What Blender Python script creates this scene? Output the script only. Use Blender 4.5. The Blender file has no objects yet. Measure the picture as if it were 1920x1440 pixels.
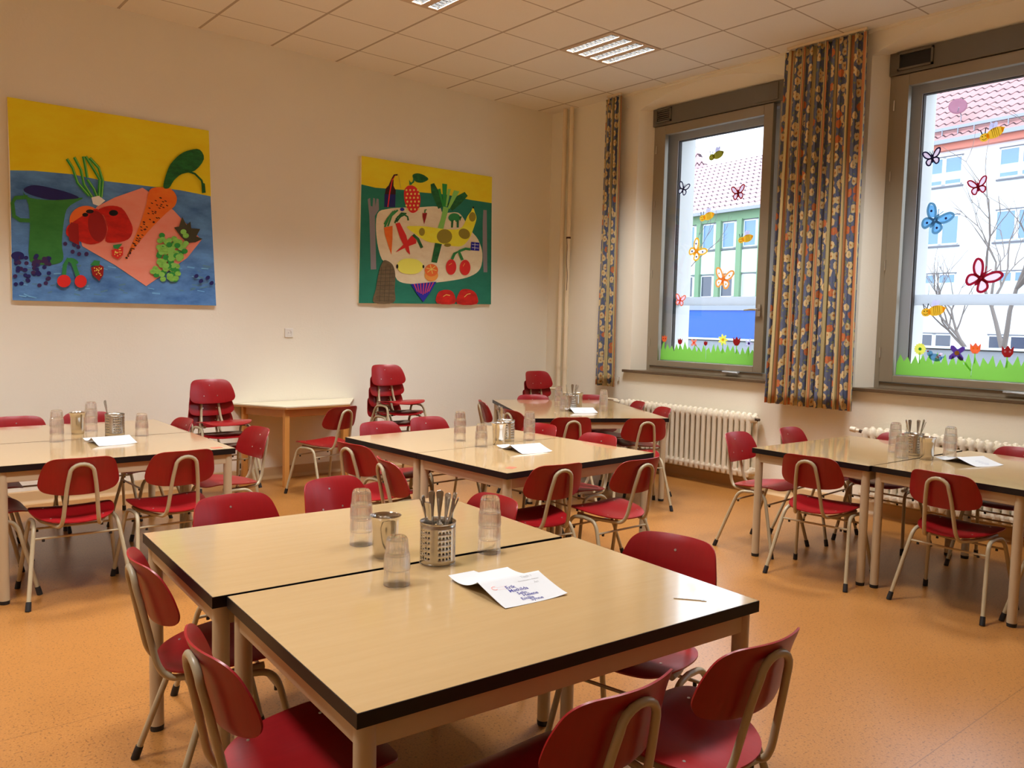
import bpy, math, random
import numpy as np
from mathutils import Vector, Matrix
random.seed(7)
C = bpy.context.scene.collection
SC = bpy.context.scene
PI = math.pi

# ---------------------------------------------------------------- camera
R_ = Vector((0.76776533, -0.6402946, 0.02364789))
U_ = Vector((0.0292568, 0.07190267, 0.99698247))
F_ = Vector((0.64006284, 0.76475672, -0.07393735))
cd = bpy.data.cameras.new('camera')
cam = bpy.data.objects.new('camera', cd)
C.objects.link(cam)
cd.sensor_width = 36.0
cd.lens = 1550.97 / 1920 * 36.0
cd.clip_end = 500
m = Matrix((R_, U_, -F_)).transposed().to_4x4()
m.translation = Vector((-6.4427, -7.0953, 1.46))
cam.matrix_world = m
SC.camera = cam
# ---------------------------------------------------------------- world, exposure
SC.view_settings.view_transform = 'Standard'
SC.view_settings.look = 'None'
SC.view_settings.gamma = 1.0
SC.view_settings.use_curve_mapping = False
SC.view_settings.exposure = 0.55
try:
    SC.cycles.use_denoising = True
    SC.cycles.max_bounces = 14
    SC.cycles.transmission_bounces = 14
    SC.cycles.diffuse_bounces = 5
    SC.cycles.transparent_max_bounces = 24
    SC.cycles.sample_clamp_indirect = 6.0
    SC.cycles.caustics_reflective = False
    SC.cycles.caustics_refractive = False
except Exception:
    pass
w = bpy.data.worlds.new('overcast_sky')
SC.world = w
w.use_nodes = True
bg = w.node_tree.nodes['Background']
bg.inputs[0].default_value = (0.78, 0.88, 1.0, 1)
bg.inputs[1].default_value = 2.6
LAMP_POWER = 22
LAMP_COL = (0.99, 0.985, 1.0)

# ---------------------------------------------------------------- materials
def lin(c):
    r = []
    for v in c:
        v = v / 255.0
        r.append(v / 12.92 if v <= 0.04045 else ((v + 0.055) / 1.055) ** 2.4)
    return tuple(r) + (1.0,)
def mat(name, rgb, rough=0.5, metal=0.0, spec=0.5, coat=0.0, em=None, ems=0.0):
    m = bpy.data.materials.new(name)
    m.use_nodes = True
    b = m.node_tree.nodes['Principled BSDF']
    b.inputs['Base Color'].default_value = lin(rgb)
    b.inputs['Roughness'].default_value = rough
    b.inputs['Metallic'].default_value = metal
    b.inputs['Specular IOR Level'].default_value = spec
    b.inputs['Coat Weight'].default_value = coat
    b.inputs['Coat Roughness'].default_value = 0.07
    if em:
        b.inputs['Emission Color'].default_value = em + (1,)
        b.inputs['Emission Strength'].default_value = ems
    m.diffuse_color = lin(rgb)
    return m
class NT:
    """tiny node helper"""
    def __init__(s, m):
        s.m = m; s.t = m.node_tree; s.b = s.t.nodes['Principled BSDF']
    def n(s, typ, **kw):
        nd = s.t.nodes.new(typ)
        for k, v in kw.items():
            setattr(nd, k, v)
        return nd
    def l(s, a, b): s.t.links.new(a, b)
    def math(s, op, a, b=None, c=None):
        nd = s.n('ShaderNodeMath', operation=op)
        for i, v in enumerate((a, b, c)):
            if v is None: continue
            if hasattr(v, 'is_linked'): s.l(v, nd.inputs[i])
            else: nd.inputs[i].default_value = v
        return nd.outputs[0]
    def mix(s, f, a, b):
        nd = s.n('ShaderNodeMix', data_type='RGBA')
        for i, v in ((0, f), (6, a), (7, b)):
            if hasattr(v, 'is_linked'): s.l(v, nd.inputs[i])
            else: nd.inputs[i].default_value = v
        return nd.outputs[2]
    def noise(s, scale, vec=None, detail=3, rough=0.5):
        nd = s.n('ShaderNodeTexNoise')
        nd.inputs['Scale'].default_value = scale
        nd.inputs['Detail'].default_value = detail
        nd.inputs['Roughness'].default_value = rough
        if vec: s.l(vec, nd.inputs['Vector'])
        return nd.outputs['Fac']
    def obj(s): return s.n('ShaderNodeTexCoord').outputs['Object']
    def ramp(s, f, stops):
        nd = s.n('ShaderNodeValToRGB')
        e = nd.color_ramp.elements
        while len(e) < len(stops): e.new(0.5)
        for k, (p, c) in enumerate(stops):
            e[k].position = p; e[k].color = c
        s.l(f, nd.inputs[0])
        return nd.outputs[0]
    def bump(s, h, strength=0.2, dist=0.01):
        nd = s.n('ShaderNodeBump')
        nd.inputs['Strength'].default_value = strength
        nd.inputs['Distance'].default_value = dist
        s.l(h, nd.inputs['Height']); s.l(nd.outputs[0], s.b.inputs['Normal'])
    def scale(s, vec, v):
        nd = s.n('ShaderNodeMapping'); nd.inputs['Scale'].default_value = v
        s.l(vec, nd.inputs['Vector']); return nd.outputs[0]

M = {}
# walls
M['wall'] = mat('wall_paint', (238, 226, 204), 0.85, spec=0.2)
t = NT(M['wall']); o = t.obj()
t.l(t.mix(t.noise(1.3, o, 4), lin((240, 235, 216)), lin((246, 241, 226))), t.b.inputs['Base Color'])
t.bump(t.noise(55, o, 4, 0.6), 0.25, 0.004)
M['reveal'] = mat('outer_plaster', (235, 235, 232), 0.85)
# ceiling with its tile grid
M['ceil'] = mat('ceiling_tiles', (226, 216, 200), 0.9, spec=0.15)
t = NT(M['ceil']); o = t.obj(); sx = t.n('ShaderNodeSeparateXYZ'); t.l(o, sx.inputs[0])
def gridline(t, v, off, wd):
    a = t.math('FRACT', t.math('DIVIDE', t.math('SUBTRACT', v, off), 0.625))
    a = t.math('ABSOLUTE', t.math('SUBTRACT', a, 0.5))
    return t.math('GREATER_THAN', a, 0.5 - wd / 0.625 / 2)
gx = gridline(t, sx.outputs[0], -1.4652, 0.022)
gy = gridline(t, sx.outputs[1], -2.2968, 0.013)
g = t.math('MAXIMUM', gx, gy)
base = t.mix(t.noise(2.0, o, 3), lin((236, 230, 216)), lin((241, 236, 224)))
wv = t.noise(300, o, 2)
base = t.mix(t.math('MULTIPLY', t.math('GREATER_THAN', wv, 0.62), 0.15), base, lin((200,190,175)))
t.l(t.mix(g, base, lin((186, 172, 152))), t.b.inputs['Base Color'])
t.bump(t.math('SUBTRACT', 1.0, g), 0.4, 0.003)
# floor
M['floor'] = mat('orange_linoleum', (205, 134, 62), 0.30, spec=0.85)
t = NT(M['floor']); o = t.obj()
c1 = t.mix(t.noise(2.2, o, 6, 0.65), lin((136, 86, 32)), lin((160, 108, 50)))
c1 = t.mix(t.noise(38, o, 4, 0.7), c1, lin((176, 112, 46)))
c1 = t.mix(0.5, c1, t.mix(t.noise(2.2, o, 6, 0.65), lin((136, 86, 34)), lin((168, 114, 56))))
fine = t.ramp(t.noise(170, o, 0), [(0.30, (0, 0, 0, 1)), (0.72, (1, 1, 1, 1))])
c1 = t.mix(t.math('MULTIPLY', fine, 0.32), c1, lin((196, 142, 78)))
dk = t.ramp(t.noise(95, t.scale(o, (1.2, 1, 1)), 0), [(0.655, (0, 0, 0, 1)), (0.73, (1, 1, 1, 1))])
c1 = t.mix(t.math('MULTIPLY', dk, 0.6), c1, lin((92, 52, 22)))
so = t.n('ShaderNodeSeparateXYZ'); t.l(o, so.inputs[0])
sm = t.math('ABSOLUTE', t.math('SUBTRACT', t.math('FRACT', t.math('DIVIDE', t.math('ADD', so.outputs[1], 3.92), 2.0)), 0.0))
sm = t.math('LESS_THAN', sm, 0.0018)
c1 = t.mix(t.math('MULTIPLY', sm, 0.55), c1, lin((90, 54, 26)))
t.l(c1, t.b.inputs['Base Color'])
M['base'] = mat('tan_skirting', (196, 160, 112), 0.5)
# beech laminate
def wood(name, a, b, rough, sc=(1.2, 14, 14), spec=0.5, coat=0.0):
    m = mat(name, a, rough, spec=spec, coat=coat); t = NT(m); o = t.obj()
    v = t.scale(o, sc)
    f = t.noise(3.0, v, 6, 0.62)
    f2 = t.noise(22.0, v, 3, 0.6)
    t.l(t.mix(t.math('ADD', t.math('MULTIPLY', f, 0.75), t.math('MULTIPLY', f2, 0.25)), lin(a), lin(b)), t.b.inputs['Base Color'])
    return m
M['lam'] = wood('beech_laminate', (182, 150, 102), (200, 170, 124), 0.13, spec=0.8, coat=0.6)
M['lamb'] = mat('dark_edge_band', (26, 21, 20), 0.42, spec=0.3)
M['tabmetal'] = mat('beige_table_frame', (192, 174, 142), 0.42)
M['tube'] = mat('beige_chair_tube', (180, 166, 134), 0.34)
M['rub'] = mat('black_rubber', (26, 24, 24), 0.6)
M['red'] = mat('red_stained_plywood', (176, 22, 22), 0.34, spec=0.45)
t = NT(M['red']); o = t.obj()
v = t.scale(o, (40, 3, 3))
t.l(t.mix(t.noise(2.5, v, 5, 0.6), lin((132, 8, 14)), lin((156, 18, 24))), t.b.inputs['Base Color'])
t.l(t.math('ADD', t.math('MULTIPLY', t.noise(9, o, 3), 0.15), 0.28), t.b.inputs['Roughness'])
M['rededge'] = M['red']
M['rivet'] = mat('steel_rivet', (215, 210, 200), 0.3, 0.9)
M['steel'] = mat('brushed_steel', (196, 190, 178), 0.24, 1.0)
M['steelp'] = mat('polished_steel', (206, 200, 190), 0.13, 1.0)
M['steeld'] = mat('cutlery_steel', (190, 186, 178), 0.2, 1.0)
M['paper'] = mat('white_paper', (204, 206, 206), 0.75)
M['ink'] = mat('blue_ink', (40, 40, 130), 0.6)
M['pencil'] = mat('grey_print', (165, 165, 165), 0.7)
M['pinkprint'] = mat('pink_print', (235, 150, 140), 0.7)
M['white'] = mat('white_plastic', (238, 236, 228), 0.35)
M['dark'] = mat('dark_hole', (25, 22, 20), 0.7)
M['rad'] = mat('cream_radiator_enamel', (232, 222, 198), 0.38)
M['pipe'] = mat('cream_pipe_paint', (238, 222, 190), 0.4)
M['brass'] = mat('brown_valve', (70, 50, 34), 0.5, 0.5)
M['frame'] = mat('brown_grey_frame', (150, 139, 118), 0.42, 0.1)
M['vent'] = mat('dark_vent_box', (110, 104, 92), 0.5, 0.2)
M['oframe'] = mat('grey_outer_frame', (196, 200, 204), 0.45, 0.0)
M['rail'] = mat('grey_window_rail', (205, 208, 212), 0.4)
M['sill'] = wood('dark_sill_board', (84, 66, 48), (112, 92, 66), 0.35)
M['swood'] = wood('orange_beech', (196, 134, 62), (214, 154, 82), 0.4, (3, 3, 1))
M['stop'] = mat('cream_laminate', (236, 228, 200), 0.25)
M['stedge'] = mat('table_edge_wood', (176, 122, 66), 0.45)
M['lampm'] = mat('louvre_aluminium', (205, 200, 190), 0.25, 0.85)
M['louvre'] = mat('mirror_louvre', (112, 112, 110), 0.22, 0.9)
M['lampw'] = mat('lamp_panel', (208, 188, 162), 0.6)
M['wire'] = mat('brown_wire', (70, 40, 26), 0.6)
M['redstk'] = mat('faded_red_sticker', (204, 110, 84), 0.4)
# clear glass: thin wall, light passes straight
def clear(name, tint, f0, rough=0.02, edge=0.25):
    m = bpy.data.materials.new(name); m.use_nodes = True
    nt = m.node_tree; nt.nodes.clear()
    out = nt.nodes.new('ShaderNodeOutputMaterial'); tr = nt.nodes.new('ShaderNodeBsdfTransparent')
    gl = nt.nodes.new('ShaderNodeBsdfGlossy'); mx = nt.nodes.new('ShaderNodeMixShader')
    l2 = nt.nodes.new('ShaderNodeLayerWeight'); l2.inputs['Blend'].default_value = 0.5
    pw = nt.nodes.new('ShaderNodeMath'); pw.operation = 'POWER'; pw.inputs[1].default_value = 4.0
    fr = nt.nodes.new('ShaderNodeMath'); fr.operation = 'MULTIPLY_ADD'; fr.inputs[1].default_value = f0; fr.inputs[2].default_value = 0.04
    nt.links.new(l2.outputs['Facing'], pw.inputs[0]); nt.links.new(pw.outputs[0], fr.inputs[0])
    lw = nt.nodes.new('ShaderNodeLayerWeight'); lw.inputs['Blend'].default_value = edge
    cm = nt.nodes.new('ShaderNodeMix'); cm.data_type = 'RGBA'
    cm.inputs[6].default_value = tint[0] + (1,); cm.inputs[7].default_value = tint[1] + (1,)
    nt.links.new(lw.outputs['Facing'], cm.inputs[0]); nt.links.new(cm.outputs[2], tr.inputs[0])
    gl.inputs['Roughness'].default_value = rough
    nt.links.new(fr.outputs[0], mx.inputs[0]); nt.links.new(tr.outputs[0], mx.inputs[1])
    nt.links.new(gl.outputs[0], mx.inputs[2]); nt.links.new(mx.outputs[0], out.inputs[0])
    return m
M['pane'] = clear('window_glass', ((0.97, 0.985, 1.0), (0.9, 0.94, 0.97)), 0.5)
M['glass0'] = clear('tumbler_glass', ((0.985, 0.985, 0.985), (0.84, 0.84, 0.84)), 0.55, 0.05, 0.3)
M['glass'] = mat('tumbler_glass', (255, 255, 255), 0.0)
M['glass'].node_tree.nodes['Principled BSDF'].inputs['Transmission Weight'].default_value = 1.0
M['glass'].node_tree.nodes['Principled BSDF'].inputs['IOR'].default_value = 1.46
t = NT(M['glass']); tb = t.n('ShaderNodeBsdfTransparent'); mx = t.n('ShaderNodeMixShader'); mx.inputs[0].default_value = 0.45
t.l(t.b.outputs[0], mx.inputs[1]); t.l(tb.outputs[0], mx.inputs[2]); t.l(mx.outputs[0], [n for n in t.t.nodes if n.type == 'OUTPUT_MATERIAL'][0].inputs[0])
# curtain print, in cloth coordinates
def curtain_mat():
    m = mat('floral_striped_curtain', (84, 88, 110), 0.9, spec=0.1); t = NT(m)
    uv = t.n('ShaderNodeTexCoord').outputs['UV']
    s = t.n('ShaderNodeSeparateXYZ'); t.l(uv, s.inputs[0]); u, v = s.outputs[0], s.outputs[1]
    def vor(scale, off, rnd=0.75):
        mp = t.n('ShaderNodeMapping'); mp.inputs['Location'].default_value = off; t.l(uv, mp.inputs[0])
        nz = t.n('ShaderNodeTexNoise'); nz.inputs['Scale'].default_value = 42; t.l(uv, nz.inputs['Vector'])
        ad = t.n('ShaderNodeVectorMath', operation='MULTIPLY_ADD')
        t.l(nz.outputs['Color'], ad.inputs[0]); ad.inputs[1].default_value = (0.03, 0.03, 0); t.l(mp.outputs[0], ad.inputs[2])
        nd = t.n('ShaderNodeTexVoronoi'); nd.voronoi_dimensions = '2D'; nd.inputs['Scale'].default_value = scale
        nd.inputs['Randomness'].default_value = rnd
        t.l(ad.outputs[0], nd.inputs['Vector']); return nd
    a = vor(12, (0, 0, 0), .75); b = vor(21, (3.3, 1.7, 0), 1.0)
    base = t.mix(t.noise(12, uv, 2), lin((104, 113, 142)), lin((118, 126, 154)))
    leaf = t.math('LESS_THAN', b.outputs['Distance'], 0.20)
    base = t.mix(leaf, base, lin((142, 150, 112)))
    sc = t.n('ShaderNodeSeparateColor'); t.l(a.outputs['Color'], sc.inputs[0])
    fl = t.math('LESS_THAN', a.outputs['Distance'], 0.38)
    core = t.math('LESS_THAN', a.outputs['Distance'], 0.11)
    col = t.mix(t.math('GREATER_THAN', sc.outputs[0], 0.85), lin((234, 212, 160)), lin((216, 128, 84)))
    col = t.mix(core, col, lin((206, 150, 90)))
    base = t.mix(fl, base, col)
    f = t.math('FRACT', t.math('DIVIDE', u, 0.235))
    def band(lo, hi): return t.math('MULTIPLY', t.math('GREATER_THAN', f, lo), t.math('LESS_THAN', f, hi))
    base = t.mix(band(0.60, 0.76), base, lin((220, 204, 150)))
    base = t.mix(band(0.76, 0.79), base, lin((120, 124, 96)))
    base = t.mix(band(0.79, 0.90), base, lin((216, 152, 106)))
    base = t.mix(band(0.90, 0.95), base, lin((222, 206, 160)))
    t.l(base, t.b.inputs['Base Color'])
    tl = t.n('ShaderNodeBsdfTranslucent'); t.l(base, tl.inputs[0])
    mx = t.n('ShaderNodeMixShader'); mx.inputs[0].default_value = 0.15
    outp = [n for n in t.t.nodes if n.type == 'OUTPUT_MATERIAL'][0]
    t.l(t.b.outputs[0], mx.inputs[1]); t.l(tl.outputs[0], mx.inputs[2]); t.l(mx.outputs[0], outp.inputs[0])
    return m
M['curtain'] = curtain_mat()
# outside
M['ground'] = mat('grey_paving', (150, 150, 148), 0.9)
M['fwhite'] = mat('white_render', (236, 238, 240), 0.9)
M['fgreen'] = mat('pale_green_cladding', (160, 188, 168), 0.7)
M['fpillar'] = mat('green_pilaster', (124, 158, 122), 0.7)
M['fglass'] = mat('blue_house_glass', (112, 148, 186), 0.15, spec=0.8)
M['fglassd'] = mat('dark_house_glass', (74, 82, 98), 0.15, spec=0.8)
M['fcurt'] = mat('net_curtain', (205, 218, 226), 0.8)
M['fframe'] = mat('white_window_frame', (232, 234, 238), 0.5)
M['fline'] = mat('grey_ledge', (110, 112, 120), 0.7)
M['blue'] = mat('blue_hoarding', (44, 98, 200), 0.5)
M['conc'] = mat('grey_concrete', (142, 146, 152), 0.85)
M['gut'] = mat('zinc_gutter', (150, 155, 165), 0.4, 0.4)
M['coral'] = mat('coral_eaves', (214, 128, 110), 0.7)
M['dish'] = mat('pink_dish', (138, 84, 102), 0.6)
M['bark'] = mat('grey_bark', (120, 110, 104), 0.9)
def tiles(name, a, b, su, sv):
    m = mat(name, a, 0.8); t = NT(m)
    uv = t.n('ShaderNodeTexCoord').outputs['UV']
    s = t.n('ShaderNodeSeparateXYZ'); t.l(uv, s.inputs[0])
    wob = t.math('MULTIPLY', t.math('SINE', t.math('MULTIPLY', s.outputs[0], 2 * PI / su)), 0.14)
    f = t.math('FRACT', t.math('ADD', t.math('DIVIDE', s.outputs[1], sv), wob))
    ln = t.math('LESS_THAN', f, 0.17)
    c = t.mix(t.noise(1.5, uv, 3), lin(a), lin(b))
    t.l(t.mix(ln, c, lin((58, 36, 44))), t.b.inputs['Base Color'])
    t.bump(f, 0.6, 0.05)
    return m
M['tilep'] = tiles('pink_roof_tiles', (206, 160, 164), (216, 174, 176), 0.5, 0.72)
M['tiler'] = tiles('brown_roof_tiles', (182, 128, 126), (206, 152, 148), 0.42, 0.52)
# paint colours for flat art
def flat(name, rgb, rough=0.65):
    k = 'p_' + name; rgb = tuple(min(250, v * 1.13) for v in rgb)
    if k not in M:
        M[k] = mat('paint_' + name, rgb, rough, spec=0.25)
    return M[k]
def brushy(name, a, b, sc=9):
    a = tuple(min(250, v * 1.15) for v in a); b = tuple(min(250, v * 1.15) for v in b)
    k = 'p_' + name; M[k] = mat('paint_' + name, a, 0.6, spec=0.25); t = NT(M[k]); o = t.obj()
    t.l(t.mix(t.ramp(t.noise(sc, t.scale(o, (1, 1, 2.2)), 6, 0.65), [(0.3, (0, 0, 0, 1)), (0.7, (1, 1, 1, 1))]), lin(a), lin(b)), t.b.inputs['Base Color'])
brushy('yellow', (214, 190, 22), (226, 204, 38), 3)
brushy('blue', (58, 98, 158), (96, 146, 202), 4)
brushy('teal', (30, 104, 84), (38, 116, 94), 4)
brushy('salmon', (216, 130, 112), (226, 144, 126), 5)
brushy('cream', (206, 190, 156), (222, 208, 178), 6)
brushy('jug', (44, 110, 52), (60, 128, 62), 6)
brushy('tomato', (150, 24, 18), (196, 36, 24), 8)
brushy('carrot', (214, 98, 30), (232, 118, 40), 10)
brushy('leafd', (24, 70, 34), (40, 110, 54), 14)
brushy('grape', (96, 160, 66), (140, 196, 88), 24)
brushy('banana', (228, 208, 36), (240, 222, 60), 10)
brushy('brown', (88, 74, 52), (108, 92, 66), 12)
for n_, c_ in dict(navy=(36, 36, 96), black=(26, 24, 24), plum=(60, 40, 84), green=(46, 140, 60), lgreen=(128, 190, 90), red=(204, 44, 40),
                   dred=(140, 28, 26), orange=(226, 110, 50), white=(236, 234, 226), grey=(128, 124, 128), lemon=(244, 236, 96), olive=(140, 128, 40),
                   seed=(232, 196, 96), orangel=(222, 150, 70), blued=(40, 40, 150), wine=(52, 22, 22), magenta=(190, 60, 90), leaf=(50, 130, 70),
                   mud=(64, 62, 46), gold=(226, 172, 50), grass=(132, 188, 76), crimson=(140, 20, 40), pinkl=(240, 200, 214), sky=(110, 170, 214),
                   tulip=(232, 96, 52), yel=(236, 216, 90), violet=(82, 50, 120), lilac=(200, 196, 222), steelb=(88, 132, 160), salm=(232, 128, 108),
                   canvas=(222, 212, 190), greyw=(226, 226, 226)).items():
    flat(n_, c_)

def thinpaper(m, f=0.5):
    m2 = m.copy(); m2.name = 'thin_' + m.name; nt = m2.node_tree; b = nt.nodes['Principled BSDF']
    tl = nt.nodes.new('ShaderNodeBsdfTranslucent'); mx = nt.nodes.new('ShaderNodeMixShader'); mx.inputs[0].default_value = f
    c_ = b.inputs['Base Color'].default_value; tl.inputs[0].default_value = (c_[0] ** .5, c_[1] ** .5, c_[2] ** .5, 1)   # two faces tint the light
    out = [n for n in nt.nodes if n.type == 'OUTPUT_MATERIAL'][0]
    nt.links.new(b.outputs[0], mx.inputs[1]); nt.links.new(tl.outputs[0], mx.inputs[2]); nt.links.new(mx.outputs[0], out.inputs[0]); return m2
M['rail'] = thinpaper(M['rail'], 0.85)
for k_ in ('steelb', 'gold', 'olive', 'lilac', 'black', 'greyw', 'pinkl', 'navy', 'dred', 'white', 'plum', 'orangel', 'tulip', 'crimson', 'sky', 'grass', 'salm', 'yel', 'violet', 'leaf'):
    M['c_' + k_] = thinpaper(M['p_' + k_], 0.3 if k_ in ('black', 'navy') else 0.8)
# ---------------------------------------------------------------- mesh helper
class MB:
    def __init__(s, *mats):
        s.v = []; s.f = []; s.mi = []; s.mats = list(mats); s.uv = {}; s.cur = 0
    def m(s, mt):
        if mt not in s.mats: s.mats.append(mt)
        s.cur = s.mats.index(mt); return s
    def add(s, vs, fs):
        b = len(s.v); s.v += [tuple(p) for p in vs]
        for f in fs:
            s.f.append([b + i for i in f]); s.mi.append(s.cur)
        return b
    def box(s, a, b, T=None):
        x0, y0, z0 = a; x1, y1, z1 = b
        vs = [(x0, y0, z0), (x1, y0, z0), (x1, y1, z0), (x0, y1, z0), (x0, y0, z1), (x1, y0, z1), (x1, y1, z1), (x0, y1, z1)]
        if T: vs = [T @ Vector(p) for p in vs]
        s.add(vs, [(0, 3, 2, 1), (4, 5, 6, 7), (0, 1, 5, 4), (1, 2, 6, 5), (2, 3, 7, 6), (3, 0, 4, 7)]); return s
    def cyl(s, p, q, r0, r1=None, n=16, cap=True):
        r1 = r0 if r1 is None else r1
        return s.tube([p, q], [r0, r1], n, cap)
    def tube(s, pts, r, n=10, cap=True):
        P = [Vector(p) for p in pts]; k = len(P)
        rs = r if isinstance(r, (list, tuple)) else [r] * k
        T = []
        for i in range(k):
            a = P[max(0, i - 1)]; b = P[min(k - 1, i + 1)]; T.append((b - a).normalized())
        up = Vector((0, 0, 1)) if abs(T[0].z) < 0.9 else Vector((1, 0, 0))
        nx = T[0].cross(up).normalized()
        vs = []
        for i in range(k):
            nx = (nx - T[i] * nx.dot(T[i])).normalized(); ny = T[i].cross(nx)
            for j in range(n):
                a = 2 * PI * j / n
                vs.append(P[i] + nx * (math.cos(a) * rs[i]) + ny * (math.sin(a) * rs[i]))
        fs = [(i * n + j, i * n + (j + 1) % n, (i + 1) * n + (j + 1) % n, (i + 1) * n + j) for i in range(k - 1) for j in range(n)]
        if cap: fs += [tuple(range(n))[::-1], tuple((k - 1) * n + j for j in range(n))]
        s.add(vs, fs); return s
    def lathe(s, prof, n=32, ctr=(0, 0, 0), ribs=None):
        vs = []; k = len(prof)
        for i, (r, z) in enumerate(prof):
            for j in range(n):
                a = 2 * PI * j / n; rr = r
                if ribs and i in ribs: rr = r * (1 + 0.05 * (1 if j % 2 else -1))
                vs.append((ctr[0] + rr * math.cos(a), ctr[1] + rr * math.sin(a), ctr[2] + z))
        fs = [(i * n + j, i * n + (j + 1) % n, (i + 1) * n + (j + 1) % n, (i + 1) * n + j) for i in range(k - 1) for j in range(n)]
        s.add(vs, fs); return s
    def disc(s, c, r, n=24, up=1):
        vs = [(c[0] + r * math.cos(2 * PI * j / n), c[1] + r * math.sin(2 * PI * j / n), c[2]) for j in range(n)]
        s.add(vs, [tuple(range(n)) if up > 0 else tuple(range(n))[::-1]]); return s
    def prism(s, poly, f0, f1):
        """poly: 2D points, f0/f1: functions giving the back / front 3D point"""
        n = len(poly)
        vs = [f0(*p) for p in poly] + [f1(*p) for p in poly]
        s.add(vs, [tuple(range(n))[::-1], tuple(range(n, 2 * n))] + [(i, (i + 1) % n, n + (i + 1) % n, n + i) for i in range(n)]); return s
    def build(s, name, parent=None, smooth=35, loc=None, bevel=0, uvf=None, weld=False):
        me = bpy.data.meshes.new(name)
        me.from_pydata(s.v, [], s.f); me.validate(clean_customdata=False)
        for mt in s.mats: me.materials.append(mt)
        if len(me.polygons) == len(s.mi): me.polygons.foreach_set('material_index', s.mi)
        if uvf:
            ul = me.uv_layers.new(name='UVMap')
            for lp in me.loops: ul.data[lp.index].uv = uvf(lp.vertex_index, me.vertices[lp.vertex_index].co)
        me.update()
        if weld:
            import bmesh
            bm = bmesh.new(); bm.from_mesh(me); bmesh.ops.remove_doubles(bm, verts=bm.verts, dist=2e-5); bm.to_mesh(me); bm.free()
        if smooth:
            me.polygons.foreach_set('use_smooth', [True] * len(me.polygons))
            me.set_sharp_from_angle(angle=math.radians(smooth))
        o = bpy.data.objects.new(name, me); C.objects.link(o)
        if parent: o.parent = parent
        if loc: o.location = loc
        if bevel:
            b = o.modifiers.new('bevel', 'BEVEL'); b.width = bevel; b.segments = 2; b.limit_method = 'ANGLE'; b.angle_limit = math.radians(40)
        return o
def tag(o, label, cat, group=None, kind=None):
    if label: o['label'] = label
    if cat: o['category'] = cat
    if group: o['group'] = group
    if kind: o['kind'] = kind
    return o
def thing(name, label, cat, loc=(0, 0, 0), rz=0, group=None):
    o = bpy.data.objects.new(name, None); C.objects.link(o); o.empty_display_size = 0.1
    o.location = loc; o.rotation_euler = (0, 0, math.radians(rz)); return tag(o, label, cat, group)
def struct(o): o['kind'] = 'structure'; return o
def dup(o, parent=None):
    c = o.copy(); C.objects.link(c)
    if parent: c.parent = parent
    for ch in list(o.children): dup(ch, c)
    return c
def dupt(o, loc, rz, label, group=None):
    c = dup(o); c.location = loc; c.rotation_euler = (0, 0, math.radians(rz)); c['label'] = label
    if group: c['group'] = group
    return c
def smoothpath(pts, r=0.04, k=5):
    """round the corners of a polyline"""
    P = [Vector(p) for p in pts]; out = [P[0]]
    for i in range(1, len(P) - 1):
        a, b, c = P[i - 1], P[i], P[i + 1]
        rr = r[i - 1] if isinstance(r, (list, tuple)) else r
        d0 = min(rr, (a - b).length * 0.49); d1 = min(rr, (c - b).length * 0.49)
        p0 = b + (a - b).normalized() * d0; p1 = b + (c - b).normalized() * d1
        for j in range(k + 1):
            u = j / k; out.append(p0 * (1 - u) ** 2 + b * 2 * u * (1 - u) + p1 * u * u)
    out.append(P[-1]); return out
def catmull(pts, k=6):
    n = len(pts); out = []
    for i in range(n):
        p0, p1, p2, p3 = [np.array(pts[(i + j) % n], float) for j in (-1, 0, 1, 2)]
        for j in range(k):
            u = j / k
            out.append(tuple(0.5 * ((2 * p1) + (-p0 + p2) * u + (2 * p0 - 5 * p1 + 4 * p2 - p3) * u * u + (-p0 + 3 * p1 - 3 * p2 + p3) * u ** 3)))
    return out

# ================================================================ SETTING
CEIL = 3.8245
XL, YF = -8.6, -9.7
LX = [-1.4652 + 0.3125 - 1.875 * k for k in range(4)]
LY = [-2.2968 + 0.3125 - 2.5 * k for k in range(2)]
b = MB(M['floor']); b.box((XL, YF, -0.12), (0.02, 0.02, 0)); struct(b.build('floor', smooth=0))
# ceiling: tiles as quads, open where a lamp sits
b = MB(M['ceil'])
xs = sorted([0.03] + [x for x in [-1.4652 + 0.625 * i for i in range(-12, 3)] if XL - .3 < x < 0] + [XL])
ys = sorted([0.03] + [y for y in [-2.2968 + 0.625 * i for i in range(-12, 5)] if YF - .3 < y < 0] + [YF])
for i in range(len(xs) - 1):
    for j in range(len(ys) - 1):
        cx, cy = (xs[i] + xs[i + 1]) / 2, (ys[j] + ys[j + 1]) / 2
        if any(abs(cx - x) < 0.2 for x in LX) and any(abs(cy - y) < 0.2 for y in LY): continue
        b.add([(xs[i], ys[j], CEIL), (xs[i + 1], ys[j], CEIL), (xs[i + 1], ys[j + 1], CEIL), (xs[i], ys[j + 1], CEIL)], [(0, 3, 2, 1)])
b.box((XL - .1, YF - .1, CEIL + 0.25), (0.6, 0.3, CEIL + 0.4))
struct(b.build('ceiling', smooth=0))
b = MB(M['wall']); b.box((XL - .2, 0, -0.12), (0.6, 0.25, CEIL + 0.3)); struct(b.build('wall_back', smooth=0))
b = MB(M['wall']); b.box((XL - .2, YF - .2, -0.12), (XL, 0.1, CEIL + 0.3)); struct(b.build('wall_left', smooth=0))
b = MB(M['wall']); b.box((XL - .2, YF - .2, -0.12), (0.6, YF, CEIL + 0.3)); struct(b.build('wall_front', smooth=0))
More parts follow.
